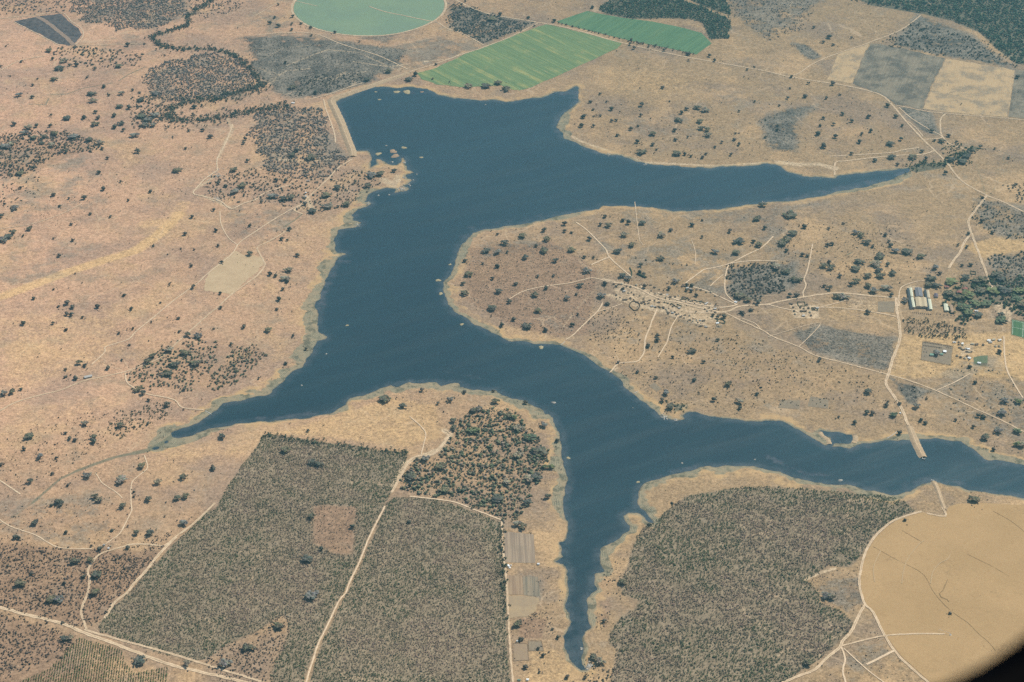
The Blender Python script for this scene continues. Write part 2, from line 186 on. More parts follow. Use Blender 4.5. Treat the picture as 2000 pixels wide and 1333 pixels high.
# roads: points, width in metres, pale factor
ROADS = [('dirt_road',[(-30,1182),(0,1189),(60,1205),(120,1220),(165,1240),(220,1260),(280,1283),(340,1303),(380,1312),(470,1334),(520,1345)],9),
('dirt_road',[(165,1234),(220,1250),(290,1268),(350,1284),(400,1300),(480,1325),(540,1345)],6),
('dirt_track',[(170,1233),(160,1205),(160,1190),(172,1160),(175,1135),(172,1118),(180,1102),(195,1086),(225,1076),(240,1072),(262,1067),(300,1068),(318,1070),(330,1064),(345,1050),(375,1028),(402,1003),(420,985)],5.5),
('dirt_track',[(345,1052),(312,1085),(287,1118),(265,1140),(248,1162),(225,1180),(205,1212)],7),
('footpath',[(258,1000),(235,1045),(222,1055),(207,1066)],3),
('footpath',[(258,1000),(256,975),(258,945),(272,930),(288,915),(282,890)],3),
('footpath',[(-10,1010),(18,1030),(70,1048),(95,1063),(120,1073),(180,1075)],3),
('footpath',[(187,925),(200,945),(225,962),(240,976)],2.5),
('footpath',[(-10,935),(25,958),(40,968)],4),
('dirt_track',[(-20,818),(0,806),(30,790),(75,776),(120,765),(165,747),(215,735),(250,726),(280,715),(320,697),(350,668),(395,628),(430,600),(460,573),(500,543),(517,522),(514,510),(503,487),(520,477),(545,462),(562,452)],4.5),
('footpath',[(180,715),(205,690),(207,680),(250,665),(265,650),(300,622),(340,590),(385,558),(402,542),(430,520),(455,498),(468,478),(500,455),(545,425),(585,402)],3.5),
('footpath',[(430,415),(432,440),(445,466),(464,482)],3),
('dirt_track',[(585,404),(600,390),(615,375),(640,352),(660,330),(688,312)],5),
('dirt_track',[(585,404),(575,412),(592,420)],6),
('dirt_track',[(800,142),(850,127),(900,109),(947,93),(1000,73),(1050,49)],5),
('dirt_track',[(857,47),(875,58),(910,70),(945,90)],5),
('dirt_track',[(510,250),(450,255),(420,275)],2),
('dirt_road',[(870,-10),(905,10),(950,28),(1000,38),(1050,47),(1100,56),(1150,68),(1200,82),(1260,97),(1330,112),(1400,124),(1500,143),(1540,152),(1600,161),(1670,173),(1720,188),(1742,207),(1770,240),(1800,272),(1825,295),(1850,320),(1865,340),(1885,360),(1925,383),(1960,398),(2000,418),(2050,440)],6.5),
('dirt_track',[(1540,152),(1560,145),(1585,128),(1620,112),(1660,98),(1700,84),(1760,60),(1798,32)],5),
('dirt_track',[(1750,208),(1800,218),(1850,223),(1900,227),(2000,236),(2060,240)],4.5),
('dirt_track',[(1846,224),(1837,235),(1837,258),(1842,270),(1855,282),(1885,293)],5),
('footpath',[(1755,212),(1780,233),(1815,255),(1840,270),(1805,275)],3.5),
('footpath',[(1774,240),(1790,253),(1803,270)],3),
('dirt_track',[(1825,296),(1800,303),(1750,305),(1700,310),(1650,316),(1632,319),(1630,343)],6),
('footpath',[(1795,290),(1760,295),(1735,300),(1620,307)],4),
('dirt_track',[(1927,385),(1900,420),(1891,435),(1896,455),(1905,480),(1920,520),(1933,555),(1940,570)],7),
('dirt_track',[(1896,458),(1881,480),(1877,492),(1862,512),(1853,527)],7),
('dirt_road',[(1345,612),(1415,612),(1440,602),(1455,600),(1500,597),(1520,592),(1565,584),(1600,578),(1640,574),(1700,579),(1750,583)],7),
('dirt_track',[(1595,603),(1640,604),(1700,610),(1750,620)],5),
('footpath',[(1500,597),(1520,603),(1560,612)],4),
('dirt_road',[(1750,583),(1752,610),(1757,640),(1757,665),(1745,700),(1734,735),(1730,752),(1740,768),(1755,790),(1764,806),(1771,824),(1780,845)],8),
('footpath',[(1655,588),(1620,598),(1600,603)],3),
('footpath',[(1570,583),(1568,575),(1574,560),(1570,548),(1577,530),(1587,480)],3.5),
('dirt_track',[(1415,613),(1450,630),(1490,648),(1510,660),(1560,680),(1592,697),(1650,712),(1733,733),(1800,755),(1860,780),(1915,805),(1960,825),(2000,845),(2060,868)],4.5),
('footpath',[(1125,435),(1145,450),(1160,465),(1183,490),(1190,505),(1215,528),(1235,545)],4),
('footpath',[(1190,505),(1172,512),(1155,520)],5),
('footpath',[(995,586),(1020,572),(1060,562),(1110,555),(1140,548),(1160,545),(1190,553),(1215,557)],3.5),
('dirt_track',[(1180,548),(1215,557),(1245,566),(1285,585),(1330,594),(1360,602),(1410,613)],6),
('footpath',[(1250,558),(1255,568)],3),
('footpath',[(1285,575),(1330,590),(1365,597),(1410,603),(1440,598)],5),
('footpath',[(1340,560),(1380,572),(1410,585),(1440,598)],4),
('footpath',[(1510,465),(1490,485),(1460,500),(1425,517),(1390,527),(1375,530),(1350,548),(1338,558)],4),
('footpath',[(1425,517),(1470,512),(1520,513)],4),
('footpath',[(1423,520),(1417,540),(1417,575),(1437,595)],3.5),
('footpath',[(1412,540),(1398,552),(1387,563)],3),
('footpath',[(1283,607),(1275,625),(1268,645),(1260,665),(1258,690),(1250,702),(1243,708),(1213,710),(1203,715),(1192,728)],4),
('footpath',[(1177,592),(1168,608),(1140,635),(1120,655),(1105,665)],3.5),
('footpath',[(1168,610),(1190,603),(1215,595)],3),
('footpath',[(1327,615),(1312,640),(1303,670),(1297,680),(1285,700)],3),
('footpath',[(1450,625),(1475,635),(1485,645)],2.5),
('dirt_road',[(1520,1342),(1560,1325),(1592,1312),(1615,1288),(1640,1267),(1645,1255),(1660,1240),(1672,1215),(1688,1186)],7),
('dirt_track',[(1800,1000),(1750,1016),(1728,1031),(1708,1051),(1692,1078),(1682,1110),(1678,1140),(1682,1165),(1690,1186),(1705,1200),(1728,1245),(1758,1288),(1818,1340)],6),
('dirt_track',[(1640,1266),(1690,1253),(1730,1245),(1790,1241),(1845,1241)],4.5),
('footpath',[(1643,1267),(1650,1290),(1646,1315),(1652,1340)],4),
('footpath',[(1648,1270),(1685,1305),(1700,1318),(1730,1340)],3),
('footpath',[(1692,1302),(1745,1275)],6),
('dirt_track',[(1840,992),(1846,1010),(1810,1004)],5),
('dirt_track',[(765,966),(785,930),(800,902),(815,894),(845,891),(865,872),(880,850),(868,843)],6),
('footpath',[(752,992),(747,1002),(722,1050),(707,1087),(697,1110),(682,1140),(675,1160),(662,1177),(642,1220),(620,1265),(612,1290),(597,1340)],4),
('dirt_track',[(980,1020),(982,1070),(986,1105),(990,1150),(993,1210),(998,1290),(1003,1345)],4.5),
('footpath',[(980,1018),(930,1000),(880,983),(800,973)],4),
('footpath',[(245,730),(248,748),(262,760),(290,772),(325,778),(343,784),(352,795),(365,799),(398,802)],3.5),
('footpath',[(0,142),(40,122),(90,112)],4),('footpath',[(150,92),(210,90),(285,87)],3),
('footpath',[(-10,40),(60,33),(118,27),(140,45),(160,60),(162,75),(148,90)],3.5),('footpath',[(28,45),(80,72),(118,92)],3.5),
('footpath',[(425,335),(400,352),(383,370),(378,380),(400,386),(430,395),(452,410),(475,400),(500,392),(520,378),(575,362)],4.5),
('footpath',[(455,245),(440,285),(425,312),(425,335)],4),
('footpath',[(632,195),(637,215),(648,245),(654,265),(655,280)],4),
('footpath',[(600,196),(640,186),(670,175),(708,163)],3.5),
('footpath',[(500,72),(560,68),(615,70),(670,90),(740,112),(797,138)],4),
('footpath',[(1757,590),(1755,600),(1757,570),(1765,560),(1790,552),(1805,551)],3),
('footpath',[(1620,1225),(1625,1225)],2),
('footpath',[(1830,765),(1860,752),(1895,733)],3),('footpath',[(1960,660),(1965,720),(1985,760),(1998,780)],4),
('footpath',[(800,815),(830,845),(828,870),(822,893)],3),
('footpath',[(0,450),(60,440),(120,420),(160,400)],2.5),
('footpath',[(1240,395),(1250,475),(1262,480)],2),('footpath',[(1357,520),(1358,495),(1350,470)],2),
('footpath',[(1500,660),(1590,635),(1600,640),(1560,680)],2),('footpath',[(620,15),(560,0)],3),('footpath',[(500,33),(545,5)],3),
('wheel_track',[(1708,1140),(1706,1110),(1720,1078)],1.3),('wheel_track',[(1761,1143),(1765,1115),(1775,1090),(1795,1065),(1805,1058)],1.3),('wheel_track',[(1817,1143),(1822,1120),(1835,1103),(1850,1095),(1856,1085)],1.3),
('footpath',[(1240,1333),(1245,1334)],1)]
DARKLINES = [[(1770,1105),(1790,1115),(1805,1127),(1813,1140),(1820,1155),(1835,1175),(1858,1197),(1890,1220),(1910,1240),(1930,1257),(1945,1275)],[(1705,1070),(1750,1095),(1768,1103)],[(1762,1038),(1800,1060)],[(1890,1085),(1940,1110),(1970,1128)],[(1940,1000),(1975,1020),(2000,1040)]]
GULLY = [(1851,1135),(1846,1145),(1841,1157),(1834,1163),(1838,1170),(1850,1175),(1853,1179)]
ISLETS = [(739,301,14,'domed'),(768,296,17,'reddish'),(772,305,18,'reddish'),(789,289,12,'grassy'),(754,285,5,'rock'),(823,308,9,'grassy'),(766,317,6,'rock'),(814,341,4,'rock'),(678,636,8,'grassy'),(637,692,5,'rock'),(589,753,5,'rock'),(856,548,12,'grassy'),(902,634,10,'grassy'),(879,517,8,'grassy'),(861,574,11,'grassy'),(1057,679,13,'domed'),(1081,787,9,'rock'),(1110,895,10,'domed'),(1332,905,6,'rock'),(1474,898,5,'rock'),(1246,942,9,'grassy'),(1641,939,9,'rock'),(795,180,19,'grassy'),(775,180,14,'grassy'),(741,195,8,'grassy'),(824,180,8,'reddish'),(734,180,7,'grassy'),(948,205,4,'rock'),(1236,797,3,'rock'),(807,352,4,'rock'),(801,363,5,'rock'),(760,381,5,'rock'),(739,382,5,'rock')]
# trees, by map sheet: origin x, origin y, then (x, y, crown width) in quarter units
T = {}
T[0,0]=[(50,372,20),(170,500,30),(12,537,25),(385,412,55),(415,480,35),(470,555,75),(550,525,35),(495,495,70),(600,530,50),(425,637,55),(148,758,55),(255,775,40),(258,682,30),(295,632,20),(85,610,20),(682,618,25),(815,693,40),(730,805,60),(718,750,70),(950,747,55),(1040,720,35),(1095,740,30),(855,760,35),(938,850,60),(1010,860,55),(400,910,30),(525,940,70),(660,938,50),(745,893,45),(770,943,50),(748,990,65),(895,925,50),(395,1000,45),(115,985,50),(950,985,60),(900,1015,50),(1050,1078,65),(968,1038,45),(1100,800,60),(1110,930,80),(1160,960,70),(1215,920,90),(1200,1000,60),(1080,1205,55),(842,1250,38),(1455,1180,32),(1585,1037,45),(1645,1090,55),(1350,1088,20),(1475,1040,35),(1920,1105,40),(1900,1138,35),(1935,1275,40),(1285,443,22),(1132,355,22),(998,370,50),(915,252,25),(1520,855,55),(745,555,40),(930,530,60),(785,1135,65),(405,1150,70),(520,1205,45),(800,1180,35),(230,1010,70),(290,1000,50),(190,1055,60),(430,1060,70),(575,1085,90),(700,1110,70),(40,1160,80),(90,1140,70),(350,1080,60),(270,1090,60),(1215,750,60),(1130,1000,60)]
T[500,0]=[(175,50,28),(110,197,42),(150,152,32),(175,222,50),(290,147,38),(280,205,25),(352,203,32),(430,237,38),(280,252,36),(617,272,32),(437,296,28),(810,340,28),(1038,568,65),(865,632,60),(1193,630,70),(1248,597,55),(1403,517,28),(1655,685,60),(1800,683,72),(1890,660,65),(1955,705,80),(1380,625,25),(1515,648,16),(230,505,38),(285,695,60),(320,1195,55),(283,1232,62),(430,1248,85),(470,735,50),(1840,165,80),(1910,130,50),(1637,25,25)]
T[1000,0]=[(628,78,40),(130,157,35),(330,182,45),(178,220,25),(612,807,38),(740,803,25),(693,743,27),(633,865,25),(778,865,48),(1017,840,55),(1008,920,45),(558,925,50),(645,915,22),(688,915,28),(543,995,52),(640,995,40),(780,957,38),(815,955,38),(928,1023,45),(985,1000,30),(1097,1060,70),(1100,1140,50),(1015,1200,80),(980,1120,50),(820,1070,35),(1130,1178,25),(1325,900,50),(1362,872,45),(1445,860,60),(1510,880,70),(1300,957,60),(1270,1037,45),(1468,965,60),(1480,1020,60),(1525,1030,60),(1530,1070,60),(1372,1085,28),(1278,1107,40),(1290,1210,80),(1350,1215,40),(1395,1230,35),(1487,1240,42),(1515,1212,32),(1590,1160,30),(1643,1122,35),(1708,1218,42),(1775,1140,42),(1735,1105,40),(1772,887,32),(1893,812,30),(1177,700,38),(1230,808,20),(1378,487,28),(1187,410,45),(1065,388,32),(1545,452,45),(1585,488,38),(1890,543,26),(1835,560,26),(1745,1055,24),(1980,1085,30),(955,393,40),(922,360,35),(933,322,30),(1375,440,45)]
T[1500,0]=[(473,303,55),(433,340,35),(650,307,30),(512,362,32),(355,227,35),(180,613,35),(175,705,26),(312,663,32),(505,672,50),(455,780,35),(290,768,50),(153,777,35),(562,750,25),(580,908,38),(428,937,38),(780,930,50),(938,843,50),(1000,927,45),(653,963,40),(513,987,42),(405,998,35),(1045,1000,35),(390,1062,50),(525,1088,55),(803,1043,45),(727,1065,38),(713,1127,50),(433,1160,55),(1037,1103,45),(952,1137,65),(1280,1040,42),(1355,1113,60),(1412,1073,40),(1473,1117,30),(75,1000,32),(68,1032,32),(653,1213,38),(962,1240,72),(840,1268,42),(1010,1297,38),(1237,1252,45),(1130,1240,65),(1200,1195,40),(1655,1160,45),(1550,1235,70),(1515,1275,80),(1430,1260,70),(1590,1200,50),(1770,1172,30),(1875,1250,35),(1950,620,50),(85,843,28),(1300,1110,30)]
T[0,333]=[(160,40,70),(165,155,40),(420,205,45),(780,32,48),(805,163,50),(662,232,52),(943,105,32),(540,232,32),(1007,248,30),(1177,183,40),(1385,15,80),(12,380,50),(118,310,60),(37,278,28),(465,290,32),(558,432,32),(235,470,60),(570,557,38),(420,540,28),(25,560,75),(70,535,70),(105,500,60),(183,522,28),(705,353,35),(862,375,30),(1507,377,45),(1672,322,38),(1690,493,45),(1445,510,45),(1200,600,25),(1418,623,25),(467,683,45),(1705,605,38),(1735,740,38),(1497,765,38),(1510,935,48),(1720,983,40),(970,990,35),(1330,902,25),(422,940,25),(265,1012,38),(525,1050,55),(460,1073,28),(525,1140,50),(560,1145,50),(565,1085,50),(647,1162,30),(767,1080,50),(1027,1098,42),(187,1215,55),(415,1210,38),(515,1262,38),(1253,1050,25),(1185,1195,30),(1393,1172,35),(1405,1272,35),(930,1283,32),(1727,1092,42),(1467,1300,60),(1545,1312,65),(1905,1235,50),(1953,673,60),(1953,450,35),(1708,115,40),(1760,135,40),(1835,180,75),(1890,135,70),(1828,10,60),(1672,1250,25),(1040,1250,35)]
T[500,333]=[(165,92,50),(230,95,50),(205,548,45),(245,555,30),(325,675,48),(115,825,50),(155,835,45),(255,790,70),(225,860,70),(245,880,50),(210,940,40),(180,1020,55),(165,1100,35),(98,1258,62),(293,1300,38),(262,473,48),(380,275,50),(445,330,80),(560,290,80),(710,275,70),(640,290,35),(545,205,90),(635,145,80),(900,50,80),(970,40,90),(875,130,60),(775,98,35),(1080,15,48),(210,235,70),(275,225,80),(130,220,80),(45,262,35),(1885,505,30),(1800,640,70),(1890,650,60),(1945,580,75),(1960,650,35),(1632,715,42),(1663,825,75),(1885,762,55),(1850,857,45),(1770,735,30),(1617,895,45),(1633,972,75),(1900,957,68),(1850,1090,90),(1920,1220,52),(1980,1040,50)]
T[1000,333]=[(725,370,45),(412,427,55),(248,482,50),(82,522,80),(275,552,65),(188,605,38),(250,645,80),(462,640,72),(607,552,55),(688,435,45),(752,443,62),(870,405,50),(910,425,55),(1020,423,65),(878,518,72),(1170,518,75),(935,603,58),(825,652,75),(410,488,45),(465,500,32),(1405,440,55),(1237,480,45),(1485,397,28),(1485,535,35),(1700,490,50),(1770,575,90),(1885,575,50),(1930,600,60),(1590,655,60),(1748,662,72),(1955,280,62),(1915,390,70),(1975,465,50),(102,697,58),(340,725,60),(565,697,38),(635,697,38),(1163,710,65),(995,820,50),(1030,830,50),(583,803,65),(203,845,38),(328,837,32),(1005,760,50),(25,900,42),(260,937,45),(533,912,62),(725,903,55),(178,987,62),(432,1007,60),(503,977,32),(700,992,60),(742,1053,45),(203,1108,68),(513,1130,36),(118,1230,90),(472,1222,52),(262,1262,55),(15,1175,50),(1035,930,50),(1225,940,50),(1365,915,40),(1405,918,45),(1365,955,40),(1400,960,40),(1440,995,45),(865,940,35),(815,918,28),(1785,1000,100),(1845,1030,60),(1870,1108,42),(1790,1128,40),(1805,1140,40),(1920,1045,60),(1610,1165,50),(1655,1160,50),(1565,1145,40),(860,840,60),(905,860,60),(1135,1310,45),(1280,890,60)]
T[1500,333]=[(168,358,125),(282,460,52),(475,470,36),(588,425,28),(685,505,60),(725,525,60),(915,523,45),(460,600,45),(497,595,45),(945,570,35),(768,580,70),(820,610,35),(960,605,50),(110,590,80),(140,560,80),(190,510,90),(145,650,40),(265,678,45),(305,685,40),(995,645,70),(1083,648,105),(1193,685,70),(870,690,90),(840,750,90),(710,730,80),(680,785,80),(430,765,60),(490,775,70),(475,735,50),(930,755,45),(860,800,70),(970,820,65),(780,840,60),(880,840,80),(60,770,90),(140,810,90),(565,840,50),(690,878,72),(650,905,55),(780,915,65),(200,870,70),(240,875,60),(478,935,60),(440,920,40),(825,950,75),(920,930,80),(963,985,50),(535,1000,70),(590,1005,85),(170,995,55),(220,993,55),(780,1122,55),(1065,1030,60),(1305,775,60),(1270,860,90),(1340,820,45),(1425,885,110),(1250,910,70),(1310,915,70),(1515,760,35),(1585,755,45),(1540,855,90),(1620,885,70),(1670,870,90),(1565,507,42),(1675,228,35),(1487,595,28),(1550,610,35),(1400,975,80),(1480,1010,90),(1560,990,110),(1650,960,110),(1750,960,110),(1850,960,110),(1940,1020,110),(1620,1060,110),(1700,1060,100),(1530,1090,110),(1560,1130,90),(1640,1150,80),(1815,1190,90),(1815,1150,60),(1850,1200,40),(1665,415,45),(1755,500,38),(1790,840,100),(1820,870,80),(1390,33,50),(1980,1070,90),(1960,960,100)]
T[0,666]=[(1015,45,30),(955,160,30),(620,190,60),(665,210,45),(510,240,32),(512,297,30),(590,315,50),(850,228,45),(163,398,38),(40,430,60),(100,420,60),(1155,175,60),(1195,133,62),(1325,88,70),(1310,510,62),(1162,475,38),(668,662,65),(235,765,85),(515,742,32),(545,785,45),(590,793,45),(738,765,60),(735,800,60),(190,865,45),(318,925,58),(440,932,35),(10,985,45),(408,1052,35),(945,672,75),(1157,660,45),(1080,395,70),(1120,420,60),(685,1068,75),(950,1098,105),(1108,990,75),(1435,1080,62),(1238,1117,60),(1665,1013,55),(1738,760,65),(745,1235,60),(775,1260,60),(455,1275,60),(480,1290,60),(405,1305,40),(963,1305,68),(1160,1255,68),(1045,1190,28),(1045,1235,28),(1390,1245,70),(1450,1235,70),(535,1143,38),(240,1115,60),(1440,390,45),(1808,38,40),(1530,190,100),(1450,110,90),(1370,200,80),(1310,270,90)]
T[500,666]=[(395,70,42),(230,187,36),(22,298,32),(1010,468,95),(1145,520,62),(1522,472,58),(1423,500,38),(1300,395,50),(1630,412,42),(1868,485,78),(1857,398,36),(1540,640,58),(1545,697,62),(1700,560,70),(1740,545,60),(1215,1085,110),(1205,1143,50),(1475,1190,90),(1890,1255,120),(1440,1000,90),(410,715,42),(440,970,80),(490,985,70),(235,870,80),(1960,1120,90),(1330,940,70),(1980,600,60),(1695,720,100)]
T[1000,666]=[(103,490,55),(253,670,65),(350,790,50),(260,997,60),(305,997,65),(278,1228,62),(1408,97,62),(1258,143,38),(1495,182,42),(1690,353,62),(1917,427,45),(1573,473,55),(1780,487,62),(1778,538,45),(1065,55,50),(828,175,35),(1125,298,40),(982,255,38),(1175,472,45),(1235,525,70),(1205,420,60),(1420,320,45),(1250,1272,28),(1135,8,50),(20,610,70),(50,700,90),(140,770,110),(215,880,130),(130,1090,100),(190,1080,100),(120,1280,80),(50,910,90),(1605,8,40)]
T[1500,666]=[(778,410,62),(935,487,28),(922,520,50),(770,575,55),(810,580,55),(980,592,70),(677,648,55),(555,605,25),(1312,112,75),(1160,525,60),(1195,635,50),(1225,655,45),(1640,600,50),(1680,610,50),(1463,632,38),(1605,680,42),(1695,768,85),(1800,713,80),(1945,718,75),(1945,820,60),(1985,825,60),(1762,862,50),(1845,487,65),(1950,492,65),(1830,575,85),(1590,1250,70),(1625,1250,80),(1570,220,50),(1805,105,55),(1617,345,40),(1025,502,38),(400,165,50),(1025,730,50)]
T[0,1000]=[(278,105,65),(115,222,55),(150,222,50),(520,177,45),(873,162,32),(718,280,32),(778,310,50),(708,397,58),(575,403,60),(610,403,60),(762,512,80),(1175,187,75),(1072,187,60),(1435,105,75),(1000,300,50),(940,375,35),(910,385,28),(160,575,90),(400,700,80),(460,705,80),(505,575,50),(745,650,90),(250,500,38),(65,445,35),(485,880,30),(505,1007,60),(550,1007,60),(655,525,45),(1095,1190,110),(1463,1205,60),(1765,1205,110),(1920,1080,70),(1965,1080,70)]
T[500,1000]=[(438,52,60),(750,130,55),(515,305,55),(405,385,90),(440,670,110),(1195,95,40),(180,910,90)]
T[1000,1000]=[(40,110,70),(85,130,70),(718,865,50),(640,1150,80),(690,1185,80),(860,560,80),(45,890,80),(362,990,40),(240,1133,50),(105,1228,55),(430,1298,50),(570,1305,42),(315,923,25),(65,1007,50),(210,1078,35),(210,1258,30),(1070,115,50)]
T[1500,1000]=[(450,680,75),(490,690,65),(1423,805,30),(1070,75,35),(310,1210,80)]
ANCHORS = [(60,60,'in the scrub around the charred plot'),(110,125,'in pasture just below the charred plot'),(60,190,'on far left pasture'),(200,225,'in upper left pasture'),(60,285,'in upper left thicket'),(180,280,'right end of upper left thicket'),(270,190,'west of the creek woodland'),(280,235,'in clump left of creek bend'),(390,270,'on grass south of creek bend'),(540,50,'left of the green circle'),(640,65,'under the green circle'),(560,170,'in burnt ground behind dam'),(590,310,'in woodland below dam foot'),(760,155,'between dam and green field'),(950,170,'along lower edge of green field'),(980,35,'in the stand beside green circle'),(1240,95,'along road by green strip'),(1120,30,'at left end of green strip'),(1160,215,'near northeast cove'),(1260,220,'on northeast pasture near cove'),(1260,290,'along northeast shore grass'),(1360,230,'in northeast pasture clump'),(1400,290,'above the northeast shore'),(1620,80,'in far hillside pasture'),(1600,170,'under the far road'),(1590,250,'in middle of northeast pasture'),(1680,250,'in northeast pasture by road'),(1740,300,'at road fork above inlet'),(1840,280,'around the eastern road junction'),(1890,310,'in thicket along eastern creek'),
(40,370,'on left pasture under thicket'),(40,460,'in dark clump on left margin'),(170,380,'on left slope below thicket'),(150,500,'north of the golden streak'),(370,440,'above end of golden streak'),(130,610,'in middle left pasture cluster'),(250,600,'on middle left pasture'),(420,550,'beside the diagonal paths'),(450,365,'in scrub near rocky gully'),(550,350,'around the lakeside compound'),(620,400,'just right of lakeside compound'),(730,350,'on the rocky peninsula'),(560,470,'on west bank below compound'),(545,560,'in narrow row on west bank'),(530,650,'on west bank grass'),(380,665,'beside track above west thicket'),
(920,560,'behind tip of village headland'),(970,480,'on north tip of headland'),(1060,470,'on headland north of paths'),(1180,450,'along headland north shore'),(1280,480,'on grass north of village'),(1440,470,'on grass northeast of village'),(1480,430,'near headland north shore, right'),(1040,590,'on scrubby headland west of village'),(1140,560,'at west end of village'),(1060,640,'near headland south shore'),(1250,560,'inside western half of village'),(1350,570,'inside eastern half of village'),(1450,585,'in grove east of village'),(1550,420,'on open grass under inlet'),(1540,500,'in scrub northeast of grove'),(1650,480,'in middle of eastern savanna'),(1520,560,'right beside the grey grove'),(1640,550,'north of road to farm'),(1710,540,'in thicket northwest of farm'),(1560,585,'around the small hamlet'),(1700,590,'along road west of farm'),(1770,500,'north of the farm barns'),(1830,550,'right behind the farm barns'),(1890,550,'by farm houses'),(1900,590,'in green farm grove'),(1960,600,'at right end of farm grove'),(1900,440,'by road north of farm'),(1960,440,'at right margin north of farm'),
(140,720,'around long pale shed'),(20,770,'in clump on left margin'),(300,700,'in western thicket'),(370,710,'in middle of western thicket'),(280,780,'under western thicket'),(170,850,'north of dry streambed'),(60,870,'left of dry streambed'),(100,940,'beside lower dry streambed'),(240,930,'south of dry streambed'),(330,950,'on slope left of plantation'),(430,860,'at top corner of plantation'),(110,990,'on lower left slope'),(190,980,'on slope by winding path'),(280,980,'on grass near plantation edge'),
(600,700,'along west shore grass'),(760,790,'on southern headland meadow'),(880,790,'near top of southern headland'),(620,890,'inside big plantation near top'),(820,940,'at left edge of headland wood'),(920,840,'in upper headland wood'),(1000,820,'in middle of headland wood'),(1050,860,'in right half of headland wood'),(960,960,'in lower headland wood'),(1060,960,'on shore below headland wood'),
(1250,690,'on slope above east shore'),(1300,780,'around lakeside gardens'),(1400,700,'on dotted slope southeast of village'),(1430,780,'near east shore below slope'),(1690,790,'left of broken causeway'),(1780,800,'around causeway landward end'),(1830,700,'in fenced yard under orchard'),(1930,700,'in town right of orchard'),(1920,820,'on lower right slope'),(1970,800,'at right margin above lake'),(1900,975,'on bank above tan circle'),
(40,1050,'on grass at lower left margin'),(60,1130,'in scrub at lower left margin'),(190,1090,'around the homestead'),(110,1170,'in scrub above dirt road'),(200,1150,'right of winding track'),(280,1050,'between homestead and plantation'),(350,1030,'at plantation left edge'),(130,1250,'under the main dirt road'),(280,1300,'beside seedling rows'),(450,1300,'in clearing at plantation foot'),(640,1040,'around square clearing'),(600,1150,'in hollow of big plantation'),(1010,1030,'above ploughed strips'),(1020,1230,'near small fenced plots'),(1060,1290,'on grass left of narrow arm'),(1170,1290,'at foot of narrow arm'),(1210,1140,'at edge of eastern plantation'),(1620,1170,'in grassy notch beside tan circle'),(1860,1200,'alone inside tan circle'),(1580,1300,'at lower corner of plantation')]
